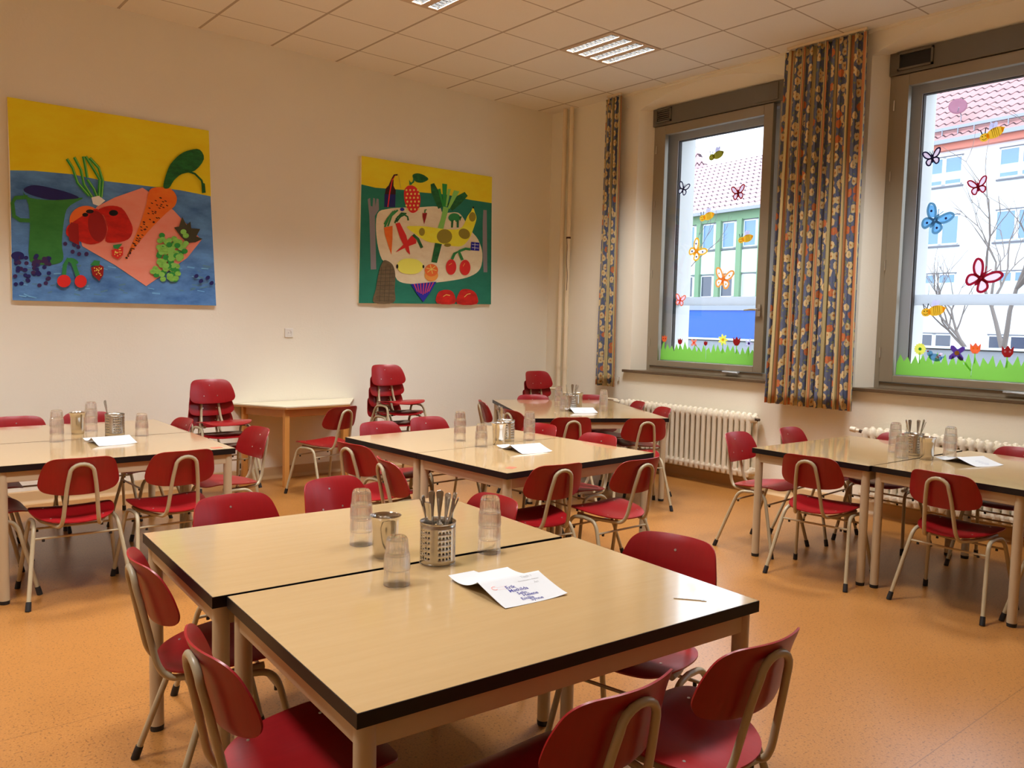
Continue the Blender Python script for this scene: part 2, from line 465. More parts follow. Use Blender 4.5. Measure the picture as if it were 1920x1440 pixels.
# window wall with three arched openings
YW = [-1.39, -3.82, -6.25]
WW = 1.49
b = MB(M['wall'])
zb, zt, ztop = 0.985, 3.63, CEIL + 0.3
def q(*p): b.add(p, [(0, 1, 2, 3)])
def zig(y0, y1, z0, z1, x=0.0): q((x, y0, z0), (x, y1, z0), (x, y1, z1), (x, y0, z1))
edges = [0.0]
for yl in YW: edges += [yl + 0.085, yl - WW - 0.085]
edges += [YF]
for k in range(0, len(edges), 2): zig(edges[k], edges[k + 1], -0.1, ztop)
N_ = 18
for yl in YW:
    a, c = yl + 0.085, yl - WW - 0.085
    zig(a, c, -0.1, zb)
    arch = [(a + (c - a) * i / N_, zt + 0.15 * math.sin(PI * i / N_) ** 0.8) for i in range(N_ + 1)]
    for i in range(N_):
        (y0, z0), (y1, z1) = arch[i], arch[i + 1]
        q((0, y0, z0), (0, y1, z1), (0, y1, ztop), (0, y0, ztop))
        u0, u1 = yl - WW * i / N_, yl - WW * (i + 1) / N_
        q((0, y0, z0), (0.15, u0, 3.65), (0.15, u1, 3.65), (0, y1, z1))
    for ya, yb2 in ((a, yl), (c, yl - WW)):
        q((0, ya, zb), (0.15, yb2, 1.0), (0.15, yb2, 3.65), (0, ya, zt))
    q((0, a, zb), (0, c, zb), (0.15, yl - WW, 1.0), (0.15, yl, 1.0))
# inside of the thick wall behind the frames, then the outer leaf
b.m(M['reveal'])
for yl in YW:
    r0 = [(yl, 1.0), (yl - WW, 1.0), (yl - WW, 3.65), (yl, 3.65)]
    r1 = [(yl - .16, 1.06), (yl - WW + .14, 1.06), (yl - WW + .14, 3.45), (yl - .16, 3.45)]
    for (x0, ra), (x1, rb) in (((0.15, r0), (0.38, r0)), ((0.38, r0), (0.38, r1)), ((0.38, r1), (0.62, r1))):
        for i in range(4):
            j = (i + 1) % 4
            q((x0, *ra[i]), (x0, *ra[j]), (x1, *rb[j]), (x1, *rb[i]))
e2 = [0.3]
for yl in YW: e2 += [yl - .16, yl - WW + .14]
e2 += [YF - .2]
for k in range(0, len(e2), 2): zig(e2[k], e2[k + 1], -1.6, ztop + .3, 0.62)
for yl in YW:
    zig(yl - .16, yl - WW + .14, -1.6, 1.06, 0.62); zig(yl - .16, yl - WW + .14, 3.45, ztop + .3, 0.62)
struct(b.build('wall_right', smooth=30))
# skirting
def skirt(name, a, c, nx, ny):
    b = MB(M['base']); P = [(0, 0), (0.045, 0), (0.02, 0.012), (0.012, 0.03), (0.01, 0.09), (0.006, 0.098), (0, 0.1)]
    vs = []
    for e in (a, c):
        for d, z in P: vs.append((e[0] + nx * d, e[1] + ny * d, z))
    n = len(P); b.add(vs, [(i, i + 1, n + i + 1, n + i) for i in range(n - 1)] + [tuple(range(n)), tuple(range(n, 2 * n))[::-1]])
    struct(b.build(name, smooth=50))
skirt('baseboard_back', (XL, -0.001), (-0.001, -0.001), 0, -1)
skirt('baseboard_right', (-0.001, YF), (-0.001, -0.001), -1, 0)
skirt('baseboard_left', (XL + .001, YF), (XL + .001, -0.001), 1, 0)
# ceiling edge trim
b = MB(M['wall']); b.box((-0.03, YF, CEIL - 0.02), (0, -1.1, CEIL)); struct(b.build('trim_1', smooth=0))

# ---------------------------------------------------------------- windows
def window(k, yl):
    W = bpy.data.objects.new('window_%d' % k, None); C.objects.link(W); W.location = (0, yl, 0); struct(W)
    R = -WW
    def part(nm, bm, **kw): return bm.build(nm, W, **kw)
    b = MB(M['frame'])
    for y0, y1, z0, z1 in ((0, -.045, 1.0, 3.65), (R + .045, R, 1.0, 3.65), (-.045, R + .045, 1.0, 1.05)): b.box((.15, y1, z0), (.21, y0, z1))
    b.m(M['oframe'])
    b.box((.21, -.02, 1.0), (.3, 0, 3.65)); b.box((.21, R, 1.0), (.3, R + .02, 3.65)); b.box((.21, R, 1.0), (.3, 0, 1.03)); b.box((.21, R, 3.45), (.3, 0, 3.65))
    part('window_frame', b, smooth=0, bevel=.003)
    b = MB(M['vent']); b.box((.12, R, 3.475), (.21, 0, 3.65)); b.box((.112, -1.2, 3.49), (.122, -1.44, 3.64))
    v = part('vent_box', b, smooth=0, bevel=.003)
    b = MB(M['vent']); y0, y1 = (-.05, -.24) if k == 1 else (-.07, -.34)
    b.box((.1, y1, 3.5), (.122, y0, 3.515)); b.box((.1, y1, 3.62), (.122, y0, 3.635)); b.box((.1, y0 - .015, 3.5), (.122, y0, 3.635)); b.box((.1, y1, 3.5), (.122, y1 + .015, 3.635))
    if k == 1:
        for i in range(5): b.box((.104, y1 + .02, 3.525 + .02 * i), (.121, y0 - .02, 3.533 + .02 * i))
    b.m(M['dark']); b.box((.117, y1 + .012, 3.513), (.121, y0 - .012, 3.622))
    g = b.build('vent_grille', v, smooth=0)
    # sash
    b = MB(M['frame']); sy0, sy1, gz0, gz1, gy0, gy1 = -.045, -1.385, 1.11, 3.38, -.155, -1.29
    for a0, a1, z0, z1 in ((sy0, gy0, 1.055, 3.47), (gy1, sy1, 1.055, 3.47), (gy0, gy1, 1.055, gz0), (gy0, gy1, gz1, 3.47)):
        b.box((.135, a1, z0), (.19, a0, z1))
    s = part('sash', b, smooth=0, bevel=.004)
    b = MB(M['pane']); b.box((.172, gy1 - .01, gz0 - .01), (.178, gy0 + .01, gz1 + .01)); b.build('glass_pane', s, smooth=0)
    b = MB(M['lampm']); hy = (gy1 + sy1) / 2
    b.box((.118, hy - .014, 1.57), (.136, hy + .014, 1.68)); b.cyl((.12, hy, 1.63), (.085, hy, 1.63), .011, n=12)
    b.tube([(.09, hy, 1.63), (.086, hy + .06, 1.632), (.088, hy + .135, 1.625)], [.011, .010, .007], 10); b.build('window_handle', s)
    b = MB(M['lampm'])
    for z in (1.25, 1.95, 2.65, 3.2): b.cyl((.128, -.05, z), (.128, -.05, z + .08), .006, n=8)
    b.build('hinge', s)
    b = MB(M['oframe']); b.box((.10, -1.15, 1.04), (.135, -.98, 1.052)); b.tube([(.11, -1.0, 1.045), (.09, -1.16, 1.04)], .008, 8); b.build('stay_arm', s, smooth=30)
    # outer frame
    b = MB(M['oframe'])
    oy0, oy1, oz0, oz1 = -.19, R + .2, 1.13, 3.34
    for a0, a1, z0, z1 in ((0, oy0, 1.0, 3.65), (oy1, R, 1.0, 3.65), (oy0, oy1, 1.0, oz0), (oy0, oy1, oz1, 3.65)): b.box((.30, a1, z0), (.36, a0, z1))
    b.m(M['dark'])
    for a0, a1, z0, z1 in ((oy0, oy0 - .008, oz0, oz1), (oy1, oy1 + .008, oz0, oz1), (oy0, oy1, oz0, oz0 + .008), (oy0, oy1, oz1 - .008, oz1)):
        b.box((.31, min(a0, a1), z0), (.35, max(a0, a1), z1))
    part('outer_frame', b, smooth=0)
    b = MB(M['rail']); b.box((.43, R + .14, 1.68), (.46, -.16, 1.765)); part('safety_rail', b, smooth=0)
    b = MB(M['sill']); b.box((-.04, R - .15, .976), (.149, .17, 1.003)); part('window_sill', b, smooth=0, bevel=.004)
    return W
for k, yl in enumerate(YW): window(k + 1, yl)

# ---------------------------------------------------------------- outside
gnd = MB(M['ground']); gnd.box((0.62, -40, -1.7), (80, 80, -1.5)); struct(gnd.build('ground', smooth=0))
P0 = Vector((36.9, 10.1, 0)); U2 = Vector((.132, .991, 0)).normalized(); N2 = Vector((.991, -.132, 0)).normalized()
def FP(s, z, d=0.0):     # point on the street front: s along it, z up, d towards us
    p = P0 + U2 * s - N2 * d; return (p.x, p.y, z)
def fbox(b, s0, s1, z0, z1, d0, d1):
    vs = [FP(s, z, d) for d in (d0, d1) for z in (z0, z1) for s in (s0, s1)]
    b.add(vs, [(0, 1, 3, 2), (4, 6, 7, 5), (0, 4, 5, 1), (2, 3, 7, 6), (0, 2, 6, 4), (1, 5, 7, 3)])
def roof(b, s0, s1, z0, z1, d0, d1, m):
    b.m(m); i0 = len(b.v)
    b.add([FP(s0, z0, d0), FP(s1, z0, d0), FP(s1, z1, d1), FP(s0, z1, d1)], [(0, 1, 2, 3)])
    L = math.hypot(z1 - z0, d1 - d0)
    for k, uv in enumerate(((s0, 0), (s1, 0), (s1, L), (s0, L))): b.uv[i0 + k] = uv
# white apartment house
H1 = thing('apartment_house', 'white rendered house with brown tiled roof seen through the right window', 'building', FP(-2, -1.5))
def hpart(b, nm, par, root): 
    o = b.build(nm, par, smooth=0, uvf=lambda i, co: b.uv.get(i, (0, 0)))
    o.matrix_parent_inverse = Matrix.Translation(root.location).inverted() if par is root else Matrix(); return o
b = MB(M['fwhite']); fbox(b, -16, 6.25, -1.5, 10.6, 0, -9); hpart(b, 'facade', H1, H1)
b = MB(M['fwhite']); roof(b, -16, 6.28, 10.85, 17.3, 0.5, -5.5, M['tiler']); roof(b, -16, 6.28, 10.85, 17.3, -11.5, -5.5, M['tiler']); hpart(b, 'roof', H1, H1)
b = MB(M['coral']); fbox(b, -16, 6.28, 10.5, 10.85, 0.35, 0); hpart(b, 'eaves_board', H1, H1)
b = MB(M['gut']); fbox(b, -16, 6.28, 10.8, 11.0, 0.6, .45); fbox(b, -16, 6.28, 11.55, 11.7, 0.1, -.1)
for i in range(28): fbox(b, -16 + .8 * i, -15.96 + .8 * i, 11.0, 11.6, .1, .05)
hpart(b, 'gutter', H1, H1)
def hwin(root, s0, s1, z0, z1, split, kind):
    b = MB(M['fframe'])
    for a0, a1, c0, c1 in ((s0, s0 + .07, z0, z1), (s1 - .07, s1, z0, z1), (s0, s1, z0, z0 + .07), (s0, s1, z1 - .07, z1), (split - .1, split + .1, z0, z1)): fbox(b, a0, a1, c0, c1, .03, -.05)
    b.m(M['fline']); fbox(b, s0 - .08, s1 + .08, z0 - .12, z0 - .04, .1, 0); fbox(b, s0 - .02, s1 + .02, z1, z1 + .05, .05, 0)
    f = hpart(b, 'house_window', root, root)
    b = MB(M['fglass'] if kind != 'dark' else M['fglassd']); fbox(b, s0 + .05, s1 - .05, z0 + .05, z1 - .05, .012, -.02)
    b.m(M['fcurt'])
    if kind == 'half': fbox(b, s0 + .08, s1 - .08, z0 + .25, z0 + .65, .02, .012)
    if kind == 'net': fbox(b, s0 + .08, s1 - .08, z0 + .07, z1 - .45, .02, .012)
    if kind == 'blind': fbox(b, s0 + .08, s1 - .08, z0 + .07, z1 - .07, .02, .012)
    g = hpart(b, 'pane', f, root); return f
for (z0, z1, kd) in ((8.82, 10.22, 'half'), (5.87, 7.32, 'plain'), (3.0, 4.43, 'net'), (.2, 1.41, 'dark')):
    for k in range(5):
        s1 = 2.42 - 3.67 * k
        hwin(H1, s1 - 1.92, s1, z0, z1, s1 - .98, kd)
# green-fronted office
H2 = thing('office_building', 'pale green panelled building with pink tiled roof seen through the left window', 'building', FP(14, -1.5))
b = MB(M['fgreen']); fbox(b, 6.35, 34, -1.5, 8.95, 0, -8)
b.m(M['fwhite'])
hpart(b, 'facade', H2, H2)
b = MB(M['fgreen']); roof(b, 6.35, 34, 9.0, 14.15, .5, -7.5, M['tilep']); roof(b, 6.35, 34, 9.0, 14.15, -15.5, -7.5, M['tilep']); b.m(M['tilep']); i0 = len(b.v); b.add([FP(25.6, 13.8, -8), FP(29.5, 18.5, -8), FP(33.5, 13.8, -8), FP(25.6, 13.8, -8.4), FP(29.5, 18.5, -8.4), FP(33.5, 13.8, -8.4)], [(0, 2, 1), (3, 4, 5), (0, 1, 4, 3), (1, 2, 5, 4)])
for k_, uv_ in enumerate(((0, 0), (4, 4.7), (8, 0), (0, 0), (4, 4.7), (8, 0))): b.uv[i0 + k_] = uv_
hpart(b, 'roof', H2, H2)
b = MB(M['gut']); fbox(b, 6.35, 34, 8.85, 9.05, .6, .42); hpart(b, 'gutter', H2, H2)
s = 34.0; k = 0
s = 14.62 + 1.78 * 10
while s > 6.6:
    b = MB(M['fpillar']); fbox(b, s - .2, s + .2, -1.5, 8.4, .22, 0); hpart(b, 'pilaster', H2, H2)
    if s - 1.78 > 6.4:
        for z0, z1, kd in ((6.62, 8.3, 'plain'), (3.45, 4.9, 'blind' if abs(s - 14.62) < .1 else 'dark')): hwin(H2, s - 1.56, s - .22, z0, z1, s - 1.3, kd)
        b = MB(M['fwhite']); fbox(b, s - 1.58, s - .2, 5.0, 6.45, .06, 0); hpart(b, 'parapet_panel', H2, H2)
    s -= 1.78
b = MB(M['fpillar']); fbox(b, 6.35, 34, 8.35, 8.9, .12, 0); hpart(b, 'fascia', H2, H2)
# satellite dish
p = FP(1.1, 12.55, -.6)
D = thing('satellite_dish', 'round pink satellite dish on the tiled roof of the white house', 'satellite dish', (p[0], p[1], 11.9))
b = MB(M['dish']); n = 28; nrm = Vector((-.8, -.35, .28)).normalized(); e1 = nrm.cross(Vector((0, 0, 1))).normalized(); e2v = nrm.cross(e1)
vs = []; rr = [0.02, .15, .3, .42]
for r in rr:
    for j in range(n):
        a = 2 * PI * j / n; v = e1 * r * math.cos(a) + e2v * r * math.sin(a) + nrm * (.35 * r * r) + Vector((-.45, 0, .75)); vs.append(v)
b.add(vs, [(i * n + j, i * n + (j + 1) % n, (i + 1) * n + (j + 1) % n, (i + 1) * n + j) for i in range(3) for j in range(n)] + [tuple(range(n))])
o = b.build('dish', D); sm = o.modifiers.new('t', 'SOLIDIFY'); sm.thickness = .02
b = MB(M['gut']); b.tube([(0, 0, -.2), (0, 0, .45), (-.42, 0, .72)], .03, 8); b.tube([(-.45, 0, .45), (-.8, -.2, .62)], .02, 8); b.build('mast', D)
# blue hoarding and street wall
Bh = thing('blue_hoarding', 'long bright blue hoarding across the street beyond the left window', 'hoarding', (20, 13, -1.5))
b = MB(M['blue']); b.box((0, -5, 0), (.5, 7, 3.62)); b.build('panel', Bh, smooth=0)
b = MB(M['gut']); b.box((-.05, -5, 3.62), (.55, 7, 3.85)); b.build('top_rail', Bh, smooth=0)
Sw = thing('street_wall', 'low grey concrete wall with pale mossy coping beside the street', 'wall', (8, 0, -1.5))
b = MB(M['conc']); b.box((0, -9, 0), (.2, 12, 2.68)); b.build('wall_body', Sw, smooth=0)
b = MB(M['dark']); b.box((-.02, -9, 2.68), (.22, 12, 2.7)); b.m(M['fcurt']); b.box((-.04, -9, 2.7), (.24, 12, 2.735)); b.build('coping', Sw, smooth=0)
# bare tree
def tree(name, x, y, z0, h, label, seed, lean=(0, 0), depth=6, r0=.13):
    rnd = random.Random(seed); b = MB(M['bark'])
    def br(p, d, L, r, k):
        q_ = p; pts = [p]
        for i in range(4):
            d = (d + Vector((rnd.uniform(-.16, .16), rnd.uniform(-.16, .16), rnd.uniform(-.05, .1)))).normalized(); q_ = q_ + d * L / 4; pts.append(q_)
        b.tube(pts, [r * (1 - .11 * i) for i in range(5)], 6 if r > .03 else 4)
        if k == 0: return
        for i in range(3 if k > 2 else 2):
            a = pts[rnd.choice((2, 3, 4))] if i else pts[4]
            nd = (d + Vector((rnd.uniform(-.75, .75), rnd.uniform(-.75, .75), rnd.uniform(-.15, .5)))).normalized()
            br(a, nd, L * rnd.uniform(.62, .85), r * .58, k - 1)
    br(Vector((0, 0, 0)), Vector((lean[0], lean[1], 1)).normalized(), h, r0, depth)
    o = b.build(name, smooth=60, loc=(x, y, z0)); return tag(o, label, 'tree')
tree('bare_tree', 14, -.35, -1.5, 2.6, 'leafless tree with grey trunk in front of the white house', 5, (0, .08), 5, .11)
tree('bare_tree', 24, 18.0, -1.5, 3.0, 'leafless twiggy tree at the left edge of the left window view', 11, (0, -.1), 5, .12)

# ---------------------------------------------------------------- ceiling lamps
def batwing(ld):
    # the louvres throw most light 25 to 45 degrees off the vertical and cut it off beyond 60
    ld.use_nodes = True; nt = ld.node_tree; em = nt.nodes['Emission']
    ge = nt.nodes.new('ShaderNodeNewGeometry'); dp = nt.nodes.new('ShaderNodeVectorMath'); dp.operation = 'DOT_PRODUCT'
    ab = nt.nodes.new('ShaderNodeMath'); ab.operation = 'ABSOLUTE'
    rp = nt.nodes.new('ShaderNodeValToRGB'); e = rp.color_ramp.elements
    st = [(0.0, .0015), (.38, .006), (.56, .42), (.72, 1.0), (.85, .95), (1.0, .55)]
    while len(e) < len(st): e.new(.5)
    for k, (p_, v) in enumerate(st): e[k].position = p_; e[k].color = (v, v, v, 1)
    ml = nt.nodes.new('ShaderNodeMath'); ml.operation = 'MULTIPLY'; ml.inputs[1].default_value = 2.0
    nt.links.new(ge.outputs['Incoming'], dp.inputs[0]); nt.links.new(ge.outputs['Normal'], dp.inputs[1])
    nt.links.new(dp.outputs['Value'], ab.inputs[0]); nt.links.new(ab.outputs[0], rp.inputs[0]); nt.links.new(rp.outputs[0], ml.inputs[0])
    nt.links.new(ml.outputs[0], em.inputs['Strength'])
def lamp(lab):
    T = thing('ceiling_light', lab, 'ceiling light', (0, 0, CEIL), group='recessed louvred ceiling lights')
    b = MB(M['lampw']); h = .3125
    sx_ = [-.22, -.073, .073, .22]; hw = .043; L = .275
    cuts = [-h + .006]
    for s_ in sx_: cuts += [s_ - hw, s_ + hw]
    cuts += [h - .006]
    for k in range(0, 10, 2): b.box((cuts[k], -h + .006, -.004), (cuts[k + 1], h - .006, .012))
    for s_ in sx_:
        b.box((s_ - hw, -h + .006, -.004), (s_ + hw, -L, .012)); b.box((s_ - hw, L, -.004), (s_ + hw, h - .006, .012))
    b.m(M['louvre'])
    for s_ in sx_:
        b.add([(s_ - hw, -L, .0), (s_ + hw, -L, 0), (s_ + hw, L, 0), (s_ - hw, L, 0), (s_ - .03, -L, .075), (s_ + .03, -L, .075), (s_ + .03, L, .075), (s_ - .03, L, .075)],
              [(4, 7, 6, 5), (0, 1, 5, 4), (1, 2, 6, 5), (2, 3, 7, 6), (3, 0, 4, 7)])
    b.m(M['lampw']); b.box((-h, -h, .08), (h, h, .1)); b.box((-h, -h, 0.001), (-h + .004, h, .1)); b.box((h - .004, -h, .001), (h, h, .1)); b.box((-h, -h, .001), (h, -h + .004, .1)); b.box((-h, h - .004, .001), (h, h, .1))
    b.build('housing', T, smooth=0)
    for s_ in sx_:
        b = MB(M['louvre'])
        for i in range(11):
            y = -L + .05 * (i + .5)
            b.add([(s_ - hw + .003, y - .004, .001), (s_ + hw - .003, y - .004, .001), (s_ + hw - .003, y + .004, .001), (s_ - hw + .003, y + .004, .001), (s_ - .03, y - .013, .03), (s_ + .03, y - .013, .03), (s_ + .03, y + .013, .03), (s_ - .03, y + .013, .03)],
                  [(0, 3, 2, 1), (0, 1, 5, 4), (2, 3, 7, 6), (1, 2, 6, 5), (3, 0, 4, 7)])
        b.build('louvre', T, smooth=0)
        ld = bpy.data.lights.new('tube_light', 'AREA'); ld.shape = 'RECTANGLE'; ld.size = .045; ld.size_y = .52
        ld.energy = LAMP_POWER; ld.color = LAMP_COL; ld.spread = PI; batwing(ld)
        lo = bpy.data.objects.new('tube_light', ld); C.objects.link(lo); lo.parent = T; lo.location = (s_, 0, .06)
    return T
L0 = None
for i, x in enumerate(LX):
    for j, y in enumerate(LY):
        if L0 is None:
            L0 = lamp(''); o = L0; o.location = (x, y, CEIL)
        else: o = dup(L0); o.location = (x, y, CEIL)
        o['label'] = {(0, 0): 'recessed ceiling light fully in view, the one nearer the windows', (1, 0): 'recessed ceiling light cut off by the top edge of the photo'}.get((i, j),
            'recessed ceiling light in the row %s, %s from the windows' % (('nearer the painted wall', 'over the nearest tables')[j], ('first', 'second', 'third', 'fourth')[i]))

# ================================================================ CHAIR
def panel(b, outline, surf, thick, rings=7):
    """closed shell: outline in (u,v) shrunk to a centre, surf(u,v)->(point, normal)"""
    n = len(outline); cu = sum(p[0] for p in outline) / n; cv = sum(p[1] for p in outline) / n
    vs = []; 
    for side in (1, -1):
        for k in range(rings, 0, -1):
            f = k / rings
            for (u, v) in outline:
                uu, vv = cu + (u - cu) * f, cv + (v - cv) * f
                p, nn = surf(uu, vv); e = thick / 2 * (1 if k < rings else .55)
                vs.append(Vector(p) + Vector(nn) * e * side)
        p, nn = surf(cu, cv); vs.append(Vector(p) + Vector(nn) * thick / 2 * side)
    fs = []; S = rings * n + 1
    for s_ in (0, 1):
        o = s_ * S
        for k in range(rings - 1):
            for j in range(n):
                a, b2, c, d = o + k * n + j, o + k * n + (j + 1) % n, o + (k + 1) * n + (j + 1) % n, o + (k + 1) * n + j
                fs.append((a, b2, c, d) if s_ == 0 else (d, c, b2, a))
        for j in range(n):
            a, b2, c = o + (rings - 1) * n + j, o + (rings - 1) * n + (j + 1) % n, o + rings * n
            fs.append((a, b2, c) if s_ == 0 else (c, b2, a))
    for j in range(n): fs.append((j, S + j, S + (j + 1) % n, (j + 1) % n))
    b.add(vs, fs)
half = [(0, .095), (.07, .095), (.125, .09), (.156, .068), (.172, .025), (.182, -.02), (.182, -.055), (.160, -.083), (.105, -.098), (.05, -.102)]
back_ol = catmull(half + [(0, -.103)] + [(-x, y) for x, y in half[:0:-1]], 4)
halfs = [(0, .185), (.08, .184), (.14, .176), (.18, .15), (.198, .10), (.198, .04), (.188, -.03), (.165, -.095), (.125, -.148), (.07, -.178)]
seat_ol = catmull(halfs + [(0, -.186)] + [(-x, y) for x, y in halfs[:0:-1]], 4)
def back_s(u, v):
    t_ = math.radians(13)
    y = .054 * (u / .18) ** 2 - .012 * (max(0, v) / .09) ** 2
    p = Vector((u, -.226 + y - v * math.sin(t_), .652 + v * math.cos(t_)))
    nn = Vector((-.5 * u / .18, 1, .2)).normalized(); return p, nn
def seat_s(x, y):
    z = .408 + .028 * (y + .18) / .36
    z += .010 * (x / .2) ** 2 - .010 * math.exp(-((x / .1) ** 2 + ((y + .04) / .1) ** 2))
    if y > .10: z -= .022 * ((y - .10) / .085) ** 2
    return Vector((x, y + .005, z)), Vector((0, 0, 1))
def make_chair():
    T = thing('school_chair', '', 'chair')
    b = MB(M['red']); panel(b, seat_ol, seat_s, .010); st = b.build('seat', T, smooth=50)
    for x, y in ((.13, .09), (-.13, .09), (.12, -.10), (-.12, -.10)):
        b = MB(M['rivet']); p, _ = seat_s(x, y); b.cyl(p + Vector((0, 0, .003)), p + Vector((0, 0, .0065)), .005, .004, 10); b.build('rivet', st)
    b = MB(M['red']); panel(b, back_ol, back_s, .010); bk = b.build('backrest', T, smooth=50)
    for u, v in ((0, .045), (.056, -.04), (-.056, -.04)):
        b = MB(M['rivet']); p, nn = back_s(u, v); b.cyl(p + nn * .003, p + nn * .0075, .005, .004, 10); b.build('rivet', bk)
    hp = [(.165, .09, .402), (.15, .0, .392), (.115, -.09, .388), (.088, -.172, .388), (.080, -.20, .43), (.066, -.236, .60), (.055, -.252, .668)]
    top = []
    for i in range(1, 9):
        a = PI * i / 9; top.append((.055 * math.cos(a), -.252 - .006 * math.sin(a), .668 + .045 * math.sin(a)))
    pts = smoothpath(hp, [.03, .04, .03, .035, .04, .02], 4) + [Vector(p) for p in top] + [Vector((-p[0], p[1], p[2])) for p in smoothpath(hp, [.03, .04, .03, .035, .04, .02], 4)[::-1]]
    b = MB(M['tube']); b.tube(pts, .0100, 10); b.build('back_tube', T, smooth=60)
    for sx_ in (1, -1):
        for (fy, by) in ((-.205, -.075), (.205, .115)):
            mid = .02
            P = [(sx_ * .238, fy, .02), (sx_ * .192, by, .388), (sx_ * .186, mid, .394)]
            b = MB(M['tube']); b.tube(smoothpath(P, .055, 7), .0105, 10)
            lg = b.build('leg', T, smooth=60)
            b = MB(M['rub']); d = (Vector(P[1]) - Vector(P[0])).normalized(); p0 = Vector(P[0])
            b.tube([Vector((p0.x - d.x * .02, p0.y - d.y * .02, 0.0)), p0 + d * .004, p0 + d * .024], [.0135, .0135, .0125], 12); b.build('rubber_foot', lg, smooth=50)
    for fy, by in ((-.205, -.075), (.205, .115)):
        k = .83; z = .02 + .368 * k; y = fy + (by - fy) * k; x = .238 - .046 * k
        b = MB(M['tube']); b.cyl((-x, y, z), (x, y, z), .006, n=8); s_ = b.build('stretcher', T)
        for q_ in (-1, 1):
            b = MB(M['rub']); b.cyl((q_ * (x - .045), y, z - .016), (q_ * (x - .045), y, z - .003), .007, n=8); b.build('bumper', s_)
    return T
CH = make_chair(); used = [False]
def chair(cx, cy, hdg, label, group, z=0.0):
    if not used[0]: used[0] = True; c = CH
    else: c = dup(CH)
    c.location = (cx, cy, z); c.rotation_euler = (0, 0, math.radians(hdg - 90)); c['label'] = label; c['group'] = group
    return c
def chair_t(tx, ty, hdg, label, group, z=0.0):
    a = math.radians(hdg); return chair(tx + .245 * math.cos(a), ty + .245 * math.sin(a), hdg, label, group, z)

# ================================================================ TABLES
def table(cx, cy, rot, w_, d_, label, group):
    T = thing('dining_table', label, 'table', (cx, cy, 0), rot, group)
    hw, hd = w_ / 2 - .001, d_ / 2 - .0015
    b = MB(M['lam']); b.box((-hw + .002, -hd + .002, .675), (hw - .002, hd - .002, .7)); b.build('tabletop', T, smooth=0)
    b = MB(M['lamb'])
    e = .004
    for a0, a1, c0, c1 in ((-hw, -hw + e, -hd, hd), (hw - e, hw, -hd, hd), (-hw + e, hw - e, -hd, -hd + e), (-hw + e, hw - e, hd - e, hd)): b.box((a0, c0, .668), (a1, c1, .6995))
    b.box((-hw + e, -hd + e, .6675), (hw - e, hd - e, .6745))
    b.build('edge_band', T, smooth=0)
    b = MB(M['tabmetal']); i0 = .045; r = .0225
    for s_ in (-1, 1):
        b.box((-hw + i0, s_ * (hd - .03) - .012, .612), (hw - i0, s_ * (hd - .03) + .012, .667))
        b.box((s_ * (hw - .03) - .012, -hd + i0, .612), (s_ * (hw - .03) + .012, hd - i0, .667))
    b.build('apron', T, smooth=0, bevel=.003)
    for sx_ in (-1, 1):
        for sy_ in (-1, 1):
            x, y = sx_ * (hw - .034), sy_ * (hd - .034)
            b = MB(M['tabmetal']); b.cyl((x, y, .018), (x, y, .6675), .0235, n=20); lg = b.build('leg', T)
            b = MB(M['rub']); b.cyl((x, y, 0), (x, y, .019), .0225, .0245, n=20); b.build('foot_cap', lg)
    return T
table(-5.013, -4.546, -3.4, 1.232, .800, 'beech table with dark edge, far half of the nearest pair', 'paired dining tables')
table(-5.030, -5.366, -3.8, 1.230, .812, 'beech table, near half of the nearest pair, holding the sheet with names', 'paired dining tables')
table(-3.258, -2.722, 2.5, 1.19, .78, 'beech table, far half of the middle pair in front of the second painting', 'paired dining tables')
table(-3.224, -3.502, 2.5, 1.19, .78, 'beech table, near half of the middle pair with red sticker on its corner', 'paired dining tables')
table(-1.033, -1.378, -28, 1.2, .79, 'beech table, far half of the slanted pair in the far corner by the pipes', 'paired dining tables')
table(-1.403, -2.076, -28, 1.2, .79, 'beech table, near half of the slanted pair beside the far radiator', 'paired dining tables')
table(-1.322, -4.474, -1.7, 1.17, .785, 'beech table, left half of the right-hand pair under the big curtain', 'paired dining tables')
table(-1.330, -5.278, -3.0, 1.17, .80, 'beech table at the right edge of the photo, below the right window', 'paired dining tables')
table(-5.20, -1.25, -1.0, 1.19, .79, 'beech table, far half of the left pair below the large painting', 'paired dining tables')
table(-5.21, -2.045, -1.0, 1.19, .79, 'beech table, near half of the left pair with faded sticker on its corner', 'paired dining tables')

# trapezoid side table at the wall
ST = thing('trapezoid_side_table', 'cream-topped trapezoid wooden table against the wall between two chair stacks', 'side table', (-3.1, -.01, 0))
poly = [(-.60, 0), (-.32, -.49), (.30, -.47), (.60, 0)]
b = MB(M['stop']); b.prism([(x, y) for x, y in poly][::-1], lambda x, y: (x, y, .690), lambda x, y: (x, y, .7)); b.build('tabletop', ST, smooth=0)
b = MB(M['stedge']); b.prism([(x * .999, y * .999) for x, y in poly][::-1], lambda x, y: (x, y, .673), lambda x, y: (x, y, .6899)); b.build('edge_strip', ST, smooth=0, bevel=.002)
leg_p = [(-.50, -.035), (-.295, -.435), (.275, -.415), (.50, -.035)]
b = MB(M['swood'])
for (a, c) in ((0, 1), (1, 2), (2, 3), (3, 0)):
    p, q_ = Vector(leg_p[a] + (0,)), Vector(leg_p[c] + (0,)); d = (q_ - p).normalized(); nn = Vector((-d.y, d.x, 0)) * .009
    A_, B_ = p + d * .0, q_ - d * .0
    vs = [A_ - nn, B_ - nn, B_ + nn, A_ + nn]
    b.add([v + Vector((0, 0, .605)) for v in vs] + [v + Vector((0, 0, .673)) for v in vs], [(0, 3, 2, 1), (4, 5, 6, 7), (0, 1, 5, 4), (1, 2, 6, 5), (2, 3, 7, 6), (3, 0, 4, 7)])
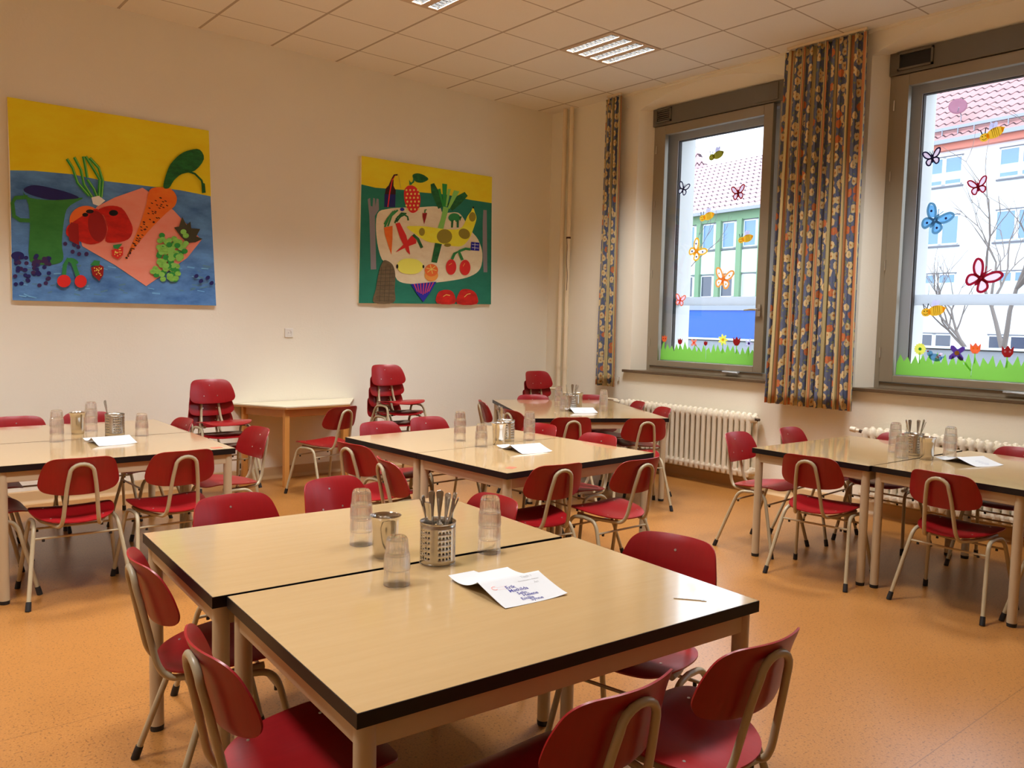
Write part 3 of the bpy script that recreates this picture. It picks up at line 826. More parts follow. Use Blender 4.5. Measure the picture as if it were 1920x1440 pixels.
b.build('apron', ST, smooth=0)
for (x, y) in leg_p:
    b = MB(M['swood']); b.box((x - .023, y - .023, 0), (x + .023, y + .023, .673)); b.build('leg', ST, smooth=0, bevel=.004)

# ================================================================ CHAIRS PLACED
G = 'red school chairs set round the tables'
chair(-5.504, -4.568, -6, 'red chair left of the nearest tables, the farther of two', G)
chair_t(-5.825, -5.294, -5, 'red chair at the left side of the nearest tables, closest to the camera', G)
chair(-5.215, -5.79, 91, 'left one of two red chairs at the bottom photo edge, back to us', G)
chair(-4.762, -5.815, 89, 'right one of two red chairs at the bottom edge, by the table corner', G)
chair_t(-5.201, -3.861, -86, 'red chair facing us behind the nearest table, left one of two', G)
chair_t(-4.71, -3.749, -78, 'red chair facing us behind the nearest table, beside the tall tumbler stack', G)
chair_t(-4.305, -4.489, 177, 'red chair right of the nearest tables, half hidden behind their far edge', G)
chair_t(-4.205, -5.325, 192, 'red chair right of the nearest tables, its back beside their bright corner', G)
chair_t(-3.544, -4.051, 84, 'red chair at the near side of the middle table, left one seen from behind', G)
chair_t(-3.04, -4.167, 90, 'red chair at the near right corner of the middle table, back turned to us', G)
chair_t(-4.12, -2.86, 8, 'red chair at the left end of the middle table, the farther one', G)
chair_t(-4.235, -3.43, -14, 'red chair at the left end of the middle table, the nearer one', G)
chair_t(-3.464, -2.058, -86, 'red chair behind the middle table, below the second painting on the left', G)
chair_t(-2.996, -1.975, -88, 'red chair behind the middle table, right one facing us', G)
chair_t(-2.486, -2.735, -176, 'red chair at the right end of the middle table, farther and nearly hidden', G)
chair_t(-2.511, -3.339, -179, 'red chair right of the middle table, nearer one, rim above the top', G)
chair_t(-1.839, -1.153, -30, 'red chair seen edge-on at the far left end of the slanted corner table', G)
chair_t(-2.105, -1.887, -12, 'red chair at the near left end of the slanted corner table', G)
chair_t(-2.008, -2.542, 66, 'red chair before the slanted corner table, left one seen from behind', G)
chair_t(-1.533, -2.876, 60, 'red chair before the slanted corner table, right one beside the radiator', G)
chair_t(-.979, -.888, -118, 'red chair behind the slanted corner table in front of the corner stack', G)
chair_t(-.43, -1.138, -120, 'red chair behind the slanted corner table near the wall pipes', G)
chair_t(-.502, -1.912, 150, 'red chair between corner table and radiator, the farther one', G)
chair_t(-.722, -2.396, 152, 'red chair between corner table and radiator, the nearer one', G)
chair(-1.90, -4.567, 7, 'left one of two red chairs before the right-hand tables, back to us', G)
chair(-1.795, -5.285, -1.5, 'right one of two red chairs before the right-hand tables, back to us', G)
chair(-1.617, -3.985, -86, 'red chair left of the right-hand tables, nearer one standing free', G)
chair_t(-1.044, -3.782, -86, 'red chair at the left end of the right-hand tables, under the curtain', G)
chair_t(-.60, -4.43, 180, 'red chair behind the right-hand tables, hidden behind tumblers', G)
chair_t(-.60, -5.20, 178, 'red chair cut by the right photo edge, before the radiator', G)
chair(-1.613, -5.76, 90, 'red chair past the right-hand tables, only one leg showing', G)
chair(-5.455, -2.385, 87, 'left one of two red chairs before the left tables, back to us', G)
chair_t(-4.975, -2.665, 92, 'right one of two red chairs before the left tables, back to us', G)
chair_t(-4.26, -1.966, 184, 'red chair seen sideways at the right end of the left tables', G)
chair_t(-4.503, -1.282, 182, 'red chair at the right end of the left tables, farther one touching the stack', G)
chair_t(-5.437, -.64, -92, 'red chair at the far side of the left tables, cut by the photo edge', G)
chair_t(-4.985, -.572, -90, 'red chair at the far side of the left tables, behind the steel jug', G)
chair(-5.73, -1.42, -2, 'farther of two red chairs cut by the left photo edge', G)
chair(-5.82, -2.10, 0, 'nearer of two red chairs cut by the left photo edge', G)
chair(-3.225, -.83, 106, 'single red chair standing before the trapezoid side table', 'red school chairs set round the tables')
def stack(x, y, n, hdg, where, grp):
    names = {3: ['lowest', 'middle', 'topmost'], 4: ['lowest', 'second from bottom', 'third from bottom', 'topmost'], 5: ['lowest', 'second from bottom', 'middle', 'fourth from bottom', 'topmost']}[n]
    a_ = math.radians(hdg)
    for k in range(n): chair_t(x + .022 * (k - n + 1) * math.cos(a_), y + .022 * (k - n + 1) * math.sin(a_), hdg, 'red chair, %s of the stack %s' % (names[k], where), grp, z=.10 * k)
stack(-4.04, -.40, 3, -88, 'left of the trapezoid side table', 'chair stack left of the side table')
stack(-2.44, -.46, 4, -88, 'below the gap left of the second painting', 'chair stack below the second painting')
stack(-.52, -.40, 3, -92, 'in the far corner by the heating pipes', 'chair stack in the room corner')

# ================================================================ TABLE THINGS
ZT = .7
def tumbler():
    b = MB(M['glass'])
    out = [(.0385, 0), (.0388, .002), (.0375, .030), (.0365, .043), (.0352, .047), (.0325, .050), (.0315, .070), (.0300, .084), (.0285, .091), (.025, .095), (.0, .0955)]
    inn = [(.0372, .001), (.0362, .030), (.0350, .042), (.0315, .048), (.0300, .070), (.0282, .083), (.0, .085)]
    b.lathe(out[::1], 40, ribs={5, 6, 7}); b.lathe(inn[::-1] + [out[0]], 40)
    o = b.build('glass_tumbler', smooth=18, weld=True); tag(o, '', 'glass'); return o
TU = tumbler(); tu = [False]
def tstack(x, y, n, where):
    nm = ['lowest', 'middle', 'top'] if n == 3 else ['lower', 'upper']; cnt = {2: 'two', 3: 'three'}[n]
    for k in range(n):
        o = TU if not tu[0] else dup(TU); tu[0] = True
        o.location = (x, y, ZT + .0003 + k * .0462); o.rotation_euler = (0, 0, .4 * k)
        o['label'] = 'upturned tumbler, %s of %s stacked %s' % (nm[k], cnt, where); o['group'] = 'stacked tumblers on the tables'
# steel jug
def jug_m():
    b = MB(M['steelp'])
    pr = [(0, 0), (.034, 0), (.0365, .003), (.0385, .03), (.042, .10), (.0440, .122), (.0475, .130), (.0500, .1325), (.0505, .134), (.0490, .1345), (.0455, .131), (.0425, .122), (.0405, .10), (.037, .03), (.034, .005), (0, .004)]
    b.lathe(pr, 48); o = b.build('steel_beaker', smooth=50); return tag(o, '', 'beaker')
JG = jug_m(); jg = [False]
def jug(x, y, lab):
    o = JG if not jg[0] else dup(JG); jg[0] = True; o.location = (x, y, ZT + .0003); o['label'] = lab; o['group'] = 'steel beakers on the tables'
def holder_m():
    T = thing('cutlery_holder', '', 'cutlery holder')
    b = MB(M['steel']); r = .056; cols = 30; pat = [j % 6 < 4 for j in range(cols)]; z0, dz, rows = .017, .0165, 6; da = 2 * PI / cols
    def P(a, z): return (r * math.cos(a), r * math.sin(a), z)
    for j in range(cols):
        a0 = da * j; a1 = a0 + da
        for zz0, zz1 in ((0.0, z0), (z0 + dz * rows, .132)):
            am = (a0 + a1) / 2; b.add([P(a0, zz0), P(am, zz0), P(am, zz1), P(a0, zz1)], [(0, 1, 2, 3)]); b.add([P(am, zz0), P(a1, zz0), P(a1, zz1), P(am, zz1)], [(0, 1, 2, 3)])
        for k in range(rows):
            c0, c1 = z0 + dz * k, z0 + dz * (k + 1); am, zm = (a0 + a1) / 2, (c0 + c1) / 2
            outp = [(a0, c0), (am, c0), (a1, c0), (a1, zm), (a1, c1), (am, c1), (a0, c1), (a0, zm)]
            if pat[j]:
                hr = .0035; inn = []
                for q_ in range(8):
                    an = math.radians(225 + 45 * q_); inn.append((am + hr * math.cos(an) / r, zm + hr * math.sin(an)))
                b.add([P(*p) for p in outp] + [P(*p) for p in inn], [(i, (i + 1) % 8, 8 + (i + 1) % 8, 8 + i) for i in range(8)])
            else:
                b.add([P(*p) for p in outp], [(0, 1, 5, 6, 7), (1, 2, 3, 4, 5)])
    o = b.build('perforated_cylinder', T, smooth=50, weld=True); s_ = o.modifiers.new('t', 'SOLIDIFY'); s_.thickness = .0012; s_.offset = -1
    b = MB(M['steel']); b.lathe([(.0545, .130), (.0568, .130), (.0574, .1325), (.0568, .135), (.0548, .134)], 48); b.build('rim', T)
    b = MB(M['steel']); b.lathe([(0, .0), (.0565, .0), (.057, .003), (.055, .004), (0, .004)], 48); b.build('base', T); return T
HO = holder_m(); ho = [False]
def cut_m(kind):
    b = MB(M['steeld']); L = .20
    # handle end up; a flat bar with rounded, widened grip
    prof = [(0, .004, .002), (.04, .0035, .0022), (.10, .0035, .002), (.13, .0055, .0016), (.17, .0085, .0014), (.192, .0095, .0014), (.199, .0065, .0012), (.2005, .001, .0008)]
    vs = []
    for z, w_, t_ in prof:
        for a in range(8):
            an = PI * a / 4 + PI / 8; vs.append((w_ * 1.35 * math.cos(an), t_ * 1.08 * math.sin(an), z * .80))
    n = len(prof); b.add(vs, [(i * 8 + j, i * 8 + (j + 1) % 8, (i + 1) * 8 + (j + 1) % 8, (i + 1) * 8 + j) for i in range(n - 1) for j in range(8)] + [tuple(range(8))[::-1], tuple((n - 1) * 8 + j for j in range(8))])
    if kind == 'spoon':
        vs = []; 
        for i in range(7):
            a = PI * i / 6
            for j in range(8):
                an = 2 * PI * j / 8; vs.append((.018 * math.sin(a) * math.cos(an), .004 * math.sin(a) * math.sin(an), -.025 * math.cos(a) - .02 + .005))
        b.add(vs, [(i * 8 + j, i * 8 + (j + 1) % 8, (i + 1) * 8 + (j + 1) % 8, (i + 1) * 8 + j) for i in range(6) for j in range(8)])
    elif kind == 'fork':
        b.box((-.011, -.001, -.012), (.011, .001, .003))
        for x in (-.0095, -.0032, .0032, .0095): b.box((x - .0017, -.001, -.045), (x + .0017, .001, -.012))
    else:
        b.box((-.009, -.0008, -.045), (.007, .0008, .06))
    o = b.build(kind if kind != 'knife' else 'table_knife', smooth=50); return tag(o, '', {'knife': 'knife'}.get(kind, kind))
CU = {k: [cut_m(k), False] for k in ('spoon', 'fork', 'knife')}
def holder(x, y, rz, lab, where, pcs):
    o = HO if not ho[0] else dup(HO); ho[0] = True; o.location = (x, y, ZT + .0003); o.rotation_euler = (0, 0, math.radians(rz)); o['label'] = lab; o['group'] = 'perforated cutlery holders on the tables'
    made = []
    for i, (kind, az, lean, off, up) in enumerate(pcs):
        src = CU[kind]; c = src[0] if not src[1] else dup(src[0]); src[1] = True
        a = math.radians(az); ln = math.radians(lean)
        d = Vector((math.sin(ln) * math.cos(a), math.sin(ln) * math.sin(a), math.cos(ln)))
        rb = .045 - .08 * math.tan(ln) - off * .25; base = Vector((x + math.cos(a) * rb, y + math.sin(a) * rb, ZT + .056 + up))
        zax = d; xax = zax.cross(Vector((math.cos(a), math.sin(a), 0))).normalized(); yax = zax.cross(xax)
        mm = Matrix((xax, yax, zax)).transposed().to_4x4(); mm.translation = base; c.matrix_world = mm
        c['group'] = 'steel cutlery in the holder ' + where; tip = c.matrix_world @ Vector((0, 0, .16)); made.append((tip.dot(R_), kind, c))
    made.sort(key=lambda q_: q_[0]); n_ = len(made)
    words = ['leftmost', 'second from left', 'third from left', 'fourth from left', 'fifth from left', 'sixth from left', 'seventh from left', 'eighth from left'][:n_ - 1] + ['rightmost']
    for (k_, kind, c), w_ in zip(made, words): c['label'] = 'steel %s, %s in the holder %s' % (kind, w_, where)
def paper(x, y, rz, lab, w_=.214, lines=None, z0=.7006, hgt=.035):
    T = thing('folded_sheet', lab, 'paper', (x, y, z0), rz, 'folded name sheets on the tables')
    def S(u, t_):   # u along the ridge, t_: -1 back edge .. 0 ridge .. 1 front edge
        if t_ >= 0: return Vector((u, -.135 * t_, hgt * (1 - t_) ** 1.6 + .004 * math.sin(PI * t_) + .006 * abs(u / .107) ** 3 * t_ ** 2 * (1 if u > 0 else .3)))
        s_ = -t_; return Vector((u - .0 , .155 * s_, hgt * (1 - s_) ** 2.6 + .014 * s_ ** 3 * (.4 + .6 * (u < 0)) + .0))
    b = MB(M['paper']); nu, nt_ = 12, 24; vs = []
    for side in (0, 1):
        for i in range(nt_ + 1):
            for j in range(nu + 1):
                p = S(-w_ / 2 + w_ * j / nu, -1 + 2 * i / nt_); vs.append(p + Vector((0, 0, .0004 * side)))
    n1 = nu + 1; N1 = n1 * (nt_ + 1); fs = []
    for i in range(nt_):
        for j in range(nu):
            a = i * n1 + j; fs.append((a, a + 1, a + n1 + 1, a + n1)); fs.append((N1 + a, N1 + a + n1, N1 + a + n1 + 1, N1 + a + 1))
    for j in range(nu):
        fs.append((j, N1 + j, N1 + j + 1, j + 1)); a = nt_ * n1 + j; fs.append((a, a + 1, N1 + a + 1, N1 + a))
    for i in range(nt_):
        a = i * n1; fs.append((a, a + n1, N1 + a + n1, N1 + a)); a += nu; fs.append((a, N1 + a, N1 + a + n1, a + n1))
    b.add(vs, fs); b.build('sheet', T, smooth=60)
    def on(px, py):   # sheet coordinates: px -.107.. .107, py 0 (ridge) .. 1 (front edge)
        return S(px, py) + Vector((0, 0, .0009))
    if lines:
        for (txt, px, py, size, mt, nm) in lines:
            cu = bpy.data.curves.new('t', 'FONT'); cu.body = txt; cu.size = size; cu.resolution_u = 2; cu.offset = .0003 if mt == 'ink' else 0
            to = bpy.data.objects.new('t', cu); C.objects.link(to); dg = bpy.context.evaluated_depsgraph_get(); dg.update()
            me = bpy.data.meshes.new_from_object(to.evaluated_get(dg)); bpy.data.objects.remove(to)
            for v in me.vertices:
                yy = py - v.co.y / .135; v.co = on(px + v.co.x, max(0.001, yy))
            me.materials.clear(); me.materials.append(M[mt]); o = bpy.data.objects.new(nm, me); C.objects.link(o); o.parent = T
    else:
        b = MB(M['ink']); rnd = random.Random(int(abs(x * 1000)))
        for k in range(4):
            u0 = -.03 + .006 * k; L = rnd.uniform(.03, .06); y0 = .42 + .12 * k; pts = []
            for i in range(14): pts.append((u0 + L * i / 13, y0 + (.035 if i % 2 else -.03) * rnd.uniform(.3, 1)))
            for i in range(13):
                a, c = pts[i], pts[i + 1]; 
                b.add([on(a[0], a[1]), on(a[0] + .0012, a[1] + .014), on(c[0] + .0012, c[1] + .014), on(c[0], c[1])], [(0, 1, 2, 3)])
        b.build('handwriting', T, smooth=0)
    return T
nearest = 'on the nearest table'; mid = 'on the middle table'; cor = 'on the slanted corner table'; rig = 'on the right-hand table'; lef = 'on the left table'
tstack(-5.057, -4.663, 3, 'left of the steel beaker ' + nearest)
jug(-5.067, -4.835, 'polished steel beaker with flared rim left of the cutlery holder on the nearest table')
tstack(-5.187, -5.098, 2, 'in front of the steel beaker ' + nearest)
holder(-4.971, -4.991, 20, 'brushed steel cutlery holder with round holes, full of handles, on the nearest table', nearest,
       [('spoon', 165, 17, .028, .0), ('knife', 200, 14, .020, -.006), ('fork', 120, 8, .01, -.004), ('spoon', 80, 6, .005, .004), ('knife', 20, 9, .012, .0), ('fork', -20, 6, .004, -.008), ('knife', 50, 10, .01, .006), ('spoon', -10, 15, .02, .010), ('fork', -30, 20, .028, .002)])
tstack(-4.762, -4.989, 3, 'right of the cutlery holder ' + nearest)
names = [('Erik', -.045, .40, .020, 'ink', 'handwriting'), ('Mathilda', -.045, .52, .019, 'ink', 'handwriting'), ('Selin', -.028, .64, .017, 'ink', 'handwriting'),
         ('Helene', -.018, .73, .018, 'ink', 'handwriting'), ('Emilia', -.034, .84, .018, 'ink', 'handwriting'), ('Synne', -.010, .92, .018, 'ink', 'handwriting'),
         ('Tisch 1', .030, .14, .014, 'pencil', 'printed_text'), ('Gemeinsam 1. Klassen', .010, .25, .008, 'pencil', 'printed_text'), ('Ari', .055, .37, .013, 'pencil', 'printed_text'), ('C', -.088, .36, .026, 'pinkprint', 'logo'), ('_______', -.072, .28, .010, 'pinkprint', 'logo'), ('_______', -.070, .36, .008, 'pinkprint', 'logo')]
paper(-4.950, -5.318, -4, 'folded white sheet with handwritten blue names and a small logo on the nearest table', .214, names)
tstack(-3.322, -2.859, 3, 'at the far left ' + mid)
tstack(-3.357, -3.128, 2, 'beside the steel beaker ' + mid)
jug(-3.208, -3.114, 'polished steel beaker in front of the cutlery holder on the middle table')
holder(-3.066, -3.01, 50, 'perforated steel cutlery holder behind the beaker on the middle table', mid,
       [('spoon', 160, 14, .02, .004), ('knife', 140, 10, .01, -.02), ('fork', 120, 8, .008, .01), ('spoon', 170, 4, .0, .012), ('knife', 190, 7, .012, .008)])
tstack(-2.917, -3.069, 3, 'right of the cutlery holder ' + mid)
paper(-3.215, -3.375, -7, 'folded white sheet with small blue writing on the middle table')
tstack(-1.237, -1.549, 3, 'at the far left ' + cor)
tstack(-1.452, -1.855, 2, 'left of the cutlery holder ' + cor)
holder(-1.294, -1.779, 10, 'perforated steel cutlery holder left of the beaker on the slanted corner table', cor,
       [('knife', 150, 9, .02, .006), ('fork', 130, 5, .01, .0), ('spoon', 40, 5, .0, .004), ('knife', 0, 14, .02, .006), ('fork', -30, 17, .025, .008)])
jug(-1.135, -1.70, 'steel beaker right of the cutlery holder on the slanted corner table')
tstack(-1.127, -2.014, 3, 'standing alone at the right ' + cor)
paper(-1.36, -1.975, -26, 'folded white sheet before the cutlery holder on the slanted corner table')
tstack(-1.237, -4.668, 3, 'at the far left ' + rig)
tstack(-1.433, -4.803, 2, 'in front of the taller stack ' + rig)
holder(-1.256, -4.794, 80, 'perforated steel cutlery holder behind the beaker on the right-hand table', rig,
       [('knife', 140, 14, .03, .006), ('spoon', 120, 4, .0, .004), ('fork', 60, 4, .0, .0), ('knife', 0, 5, .012, .0), ('spoon', -40, 12, .02, .01), ('fork', -60, 18, .03, .002)])
jug(-1.357, -4.919, 'steel beaker with bright rim before the cutlery holder on the right-hand table')
tstack(-1.138, -4.961, 3, 'right of the beaker ' + rig)
paper(-1.255, -5.125, -19, 'folded white sheet on the right-hand table, one corner curling up')
tstack(-5.394, -1.691, 3, 'at the far left ' + lef)
jug(-5.219, -1.393, 'steel beaker left of the cutlery holder on the left table')
tstack(-5.118, -1.29, 3, 'between beaker and cutlery holder ' + lef)
holder(-5.048, -1.575, 30, 'perforated steel cutlery holder behind the sheet on the left table', lef,
       [('knife', 160, 16, .02, .0), ('fork', 170, 13, .01, -.006), ('spoon', 150, 11, .0, .004), ('knife', 140, 8, -.01, .004)])
tstack(-4.918, -1.679, 2, 'right of the cutlery holder ' + lef)
paper(-5.145, -1.865, 4, 'folded white sheet with blue writing on the left table')
for (x, y, rz, lab) in ((-3.678, -3.80, 25, 'small red diamond sticker on the near corner of the middle table'), (-4.707, -2.379, 8, 'small faded red sticker on the corner of the left table')):
    b = MB(M['redstk']); b.box((-.028, -.022, 0), (.028, .022, .0006)); o = b.build('table_sticker', smooth=0, loc=(x, y, ZT + .0002)); o.rotation_euler = (0, 0, math.radians(rz)); tag(o, lab, 'sticker')
b = MB(M['lampm']); b.box((-.045, -.0015, 0), (.04, .0015, .002)); b.box((.03, -.005, 0), (.045, .004, .0015))
o = b.build('paper_sliver', smooth=0, loc=(-4.60, -5.69, ZT + .0003)); o.rotation_euler = (0, 0, math.radians(-50)); tag(o, 'thin grey sliver lying on the bright right corner of the nearest table', 'scrap')

# ================================================================ WALL THINGS
# curtains
def curtain(y0t, y1t, y0b, y1b, folds, lab, seed, u0=0.0, zt_=3.79, zb_=.82, xc=-.11, amp=.035):
    rnd = random.Random(seed); T = thing('curtain', lab, 'curtain', (xc, (y0b + y1b) / 2, zb_))
    b = MB(M['curtain']); n = folds * 10; nz = 26; vs = []; uvs = []
    ph = [rnd.uniform(-.8, .8) for _ in range(folds + 2)]; am = [rnd.uniform(.6, 1.15) for _ in range(folds + 2)]
    def pt(s_, h):   # s_ 0..1 across, h 0 bottom..1 top
        k = s_ * folds; i = int(k); fr = k - i
        a = am[i] * (1 - fr) + am[min(i + 1, folds + 1)] * fr
        flare = (1 - h)
        sq = math.sin(2 * PI * k + ph[i % len(ph)] * .0)
        sh = math.copysign(abs(sq) ** .75, sq)
        x = a * amp * sh * (.55 + .45 * flare) + .008 * math.sin(3 * h + i)
        yt, yb3 = y0t + (y1t - y0t) * s_, y0b + (y1b - y0b) * s_
        y = yb3 + (yt - yb3) * h + .010 * math.sin(4 * PI * k + 1.0) * a
        return x, y
    for iz in range(nz + 1):
        h = iz / nz; arc = u0; last = None
        for i in range(n + 1):
            x, y = pt(i / n, h)
            if iz == 0 and False: pass
            vs.append((x, y - (y0b + y1b) / 2, h * (zt_ - zb_)))
            xm, ym = pt(i / n, .5)
            if last: arc += math.hypot(xm - last[0], ym - last[1])
            last = (xm, ym); uvs.append((arc, h * (zt_ - zb_)))
    fs = [(i * (n + 1) + j, i * (n + 1) + j + 1, (i + 1) * (n + 1) + j + 1, (i + 1) * (n + 1) + j) for i in range(nz) for j in range(n)]
    b.add(vs, fs); o = b.build('cloth', T, smooth=80, uvf=lambda i, co: uvs[i]); s_ = o.modifiers.new('t', 'SOLIDIFY'); s_.thickness = .002
    b = MB(M['pipe']); yy0, yy1 = max(y0t, y1t) - (y0b + y1b) / 2, min(y0t, y1t) - (y0b + y1b) / 2
    b.box((-.01, yy1 + .01, zt_ - zb_ + .012), (.01, yy0 - .01, zt_ - zb_ + .032)); b.build('curtain_track', T, smooth=0)
    b = MB(M['white']); 
    for i in range(folds): y = yy0 + (yy1 - yy0) * (i + .5) / folds; b.box((-.004, y - .004, zt_ - zb_ - .02), (.004, y + .004, zt_ - zb_ + .014))
    b.build('hook', T, smooth=0)
    return T
curtain(-3.035, -3.75, -2.985, -3.79, 11, 'wide floral and striped curtain hanging between the two windows', 3, .05, 3.79, .815)
curtain(-.955, -1.165, -.925, -1.20, 4, 'narrow floral curtain with an orange stripe left of the far window', 8, .13, 3.79, .82)

# heating pipes
P_ = thing('heating_pipes', 'two cream vertical heating pipes in the room corner', 'pipes', (-.06, -.33, 0))
for y in (.052, -.052):
    b = MB(M['pipe']); b.cyl((0, y, 0), (0, y, CEIL - .002), .024, n=16); pp = b.build('pipe', P_)
    b = MB(M['pipe'])
    for z in (3.60, 1.43 if y > 0 else 1.42, .97, .955 if y < 0 else .96): b.cyl((0, y, z), (0, y, z + .02), .029, n=16)
    b.build('collar', pp)
b = MB(M['wire']); b.tube(smoothpath([(-.03, -.055, 2.41), (-.035, -.075, 2.30), (-.03, -.06, 2.15), (-.035, -.09, 2.0), (-.03, -.075, 1.83)], .06, 4), .003, 6)
b.cyl((0, -.052, 2.40), (0, -.052, 2.42), .0255, n=14); b.build('wire', P_)
b = MB(M['pipe']); b.tube(smoothpath([(0, -.052, .695), (-.04, -.1, .69), (-.04, -.9, .685)], .04), .013, 10); b.build('branch_pipe', P_)
b = MB(M['pipe']); b.tube(smoothpath([(0, .052, .725), (-.03, .12, .725), (-.03, .27, .715)], .04), .014, 10); b.cyl((-.03, .25, .60), (-.03, .25, .73), .022, n=12); b.build('branch_pipe', P_)

def radiator(y0, n, lab, valve):
    T = thing('radiator', lab, 'radiator', (-.10, y0, 0)); pit = .0605
    b = MB(M['rad'])
    for x in (-.052, .052):
        P = []
        for z, ww, dd in ((.135, .008, .008), (.142, .020, .018), (.165, .024, .024), (.22, .0225, .024), (.62, .0225, .024), (.66, .026, .026), (.69, .024, .022), (.703, .012, .01)):
            P.append((z, ww, dd))
        vs = []
        for z, ww, dd in P:
            for a in range(12):
                an = 2 * PI * a / 12; vs.append((x + dd * math.cos(an), ww * math.sin(an), z))
        b.add(vs, [(i * 12 + j, i * 12 + (j + 1) % 12, (i + 1) * 12 + (j + 1) % 12, (i + 1) * 12 + j) for i in range(7) for j in range(12)] + [tuple(range(12))[::-1], tuple(84 + j for j in range(12))])
    for z in (.185, .655):
        b.tube([(-.075, 0, z), (-.06, 0, z), (.06, 0, z), (.075, 0, z)], [.012, .034, .034, .012], 14)
    for z in (.19, .655): b.cyl((0, -.031, z), (0, .031, z), .024, n=12)
    s0 = b.build('radiator_section', T, smooth=40); s0.location = (0, -.03, 0)
    for k in range(1, n): s = s0.copy(); C.objects.link(s); s.parent = T; s.location = (0, -.03 - pit * k, 0)
    b = MB(M['brass']); L = pit * n
    if valve: b.tube([(0, -L, .655), (0, -L - .045, .655)], .012, 10); b.tube([(0, -L - .03, .655), (-.03, -L - .045, .65)], .008, 8)
    b.cyl((0, .0, .655), (0, .06, .665), .013, n=10)
    b.build('valve', T)
    b = MB(M['rad']); b.tube([(0, .05, .665), (0, .075, .668), (0, .082, .669), (0, .125, .674)], [.014, .014, .022, .021], 14); b.build('thermostat', T)
    for yy in (-.3, -L + .3): b = MB(M['rad']); b.cyl((.03, yy, .128), (.098, yy, .128), .01); b.build('wall_bracket', T)
    return T
radiator(-1.315, 26, 'cream cast-iron radiator under the far window', True)
radiator(-3.90, 26, 'cream cast-iron radiator at the right, under the nearer window', False)

# socket, hooks
b_ = thing('wall_socket', 'white square wall socket between the two paintings', 'socket', (-3.17, -.001, 1.32))
b = MB(M['white']); b.box((-.041, -.010, -.041), (.041, 0, .041)); b.build('cover_plate', b_, smooth=0, bevel=.004)
b = MB(M['white']); b.lathe([(.022, 0), (.024, .004), (.021, .004), (.020, -.002), (0, -.002)], 24); o = b.build('socket_ring', b_); o.rotation_euler = (PI / 2, 0, 0); o.location = (0, -.0105, 0)
b = MB(M['dark'])
for x in (-.0095, .0095): b.disc((x, 0, 0), .003, 10)
o = b.build('contact_hole', b_); o.rotation_euler = (PI / 2, 0, 0); o.location = (0, -.0135, 0)
for (y, z, lab) in ((-1.17, 3.69, 'small white ring hook high on the wall beside the narrow curtain'), (-1.16, .915, 'small white ring hook low on the wall beside the window sill')):
    b = MB(M['white']); b.tube([(0, 0, 0), (-.02, 0, 0)], .004, 8); b.tube([(-.02 - .0, .014 * math.cos(a), .014 * math.sin(a)) for a in [2 * PI * i / 12 for i in range(13)]], .003, 6)
    o = b.build('wall_hook', loc=(-.0005, y, z)); tag(o, lab, 'hook')

# ================================================================ FLAT ART
def homog(src, dst):
    A = []; B = []
    for (x, y), (u, v) in zip(src, dst):
        A += [[x, y, 1, 0, 0, 0, -u * x, -u * y], [0, 0, 0, x, y, 1, -v * x, -v * y]]; B += [u, v]
    h = np.linalg.solve(np.array(A, float), np.array(B, float)); H = np.append(h, 1).reshape(3, 3)
    def f(x, y):
        r = H @ np.array([x, y, 1.0]); return r[0] / r[2], r[1] / r[2]
    return f
def ell(cx, cy, rx, ry=None, rot=0, n=22, a0=0, a1=360):
    ry = rx if ry is None else ry; c, s = math.cos(math.radians(rot)), math.sin(math.radians(rot)); o = []
    full = abs(a1 - a0) >= 360
    for i in range(n if full else n + 1):
        a = math.radians(a0 + (a1 - a0) * i / n); x, y = rx * math.cos(a), ry * math.sin(a); o.append((cx + x * c - y * s, cy + x * s + y * c))
    return o
def stroke(pts, w_):
    L = []; R = []; n = len(pts)
    for i in range(n):
        a = pts[max(0, i - 1)]; c = pts[min(n - 1, i + 1)]; dx, dy = c[0] - a[0], c[1] - a[1]; l = math.hypot(dx, dy) or 1
        ww = w_[i] if isinstance(w_, (list, tuple)) else w_
        L.append((pts[i][0] - dy / l * ww / 2, pts[i][1] + dx / l * ww / 2)); R.append((pts[i][0] + dy / l * ww / 2, pts[i][1] - dx / l * ww / 2))
    return L + R[::-1]
def painting(name, lab, src, dst, arts, x0):
    """src: picture corners in sketch units, dst: wall x,z; arts: (colour, polygon)"""
    T = thing(name, lab, 'painting', (dst[3][0], -.002, dst[3][1]))
    f = homog(src, dst); ox, oz = dst[3]
    b = MB(flat('canvas', (0, 0, 0))); cor = [(p[0] - ox, p[1] - oz) for p in dst]
    b.prism(cor[::-1], lambda x, z: (x, 0, z), lambda x, z: (x, -.028, z)); b.build('canvas', T, smooth=0)
    b = MB(); 
    for k, (col, poly) in enumerate(arts):
        b.m(M['p_' + col]); P = [f(*p) for p in poly]
        P = [(min(max(x - ox, min(c[0] for c in cor) - .0), max(c[0] for c in cor)), min(max(z - oz, min(c[1] for c in cor)), max(c[1] for c in cor))) for x, z in P]
        ar = sum(P[i][0] * P[(i + 1) % len(P)][1] - P[(i + 1) % len(P)][0] * P[i][1] for i in range(len(P)))
        if ar < 0: P = P[::-1]
        y = -.0283 - .00006 * k
        b.add([(x, y, z) for x, z in P], [tuple(range(len(P)))])
    b.build('painted_picture', T, smooth=0)
rnd = random.Random(4)
A1 = [('yellow', [(38, 72), (1280, 285), (1290, 690), (1100, 650), (900, 625), (640, 592), (440, 550), (200, 525), (58, 522)]),
      ('blue', [(58, 522), (200, 525), (440, 548), (640, 590), (900, 622), (1100, 648), (1288, 686), (1318, 1348), (75, 1308)])]
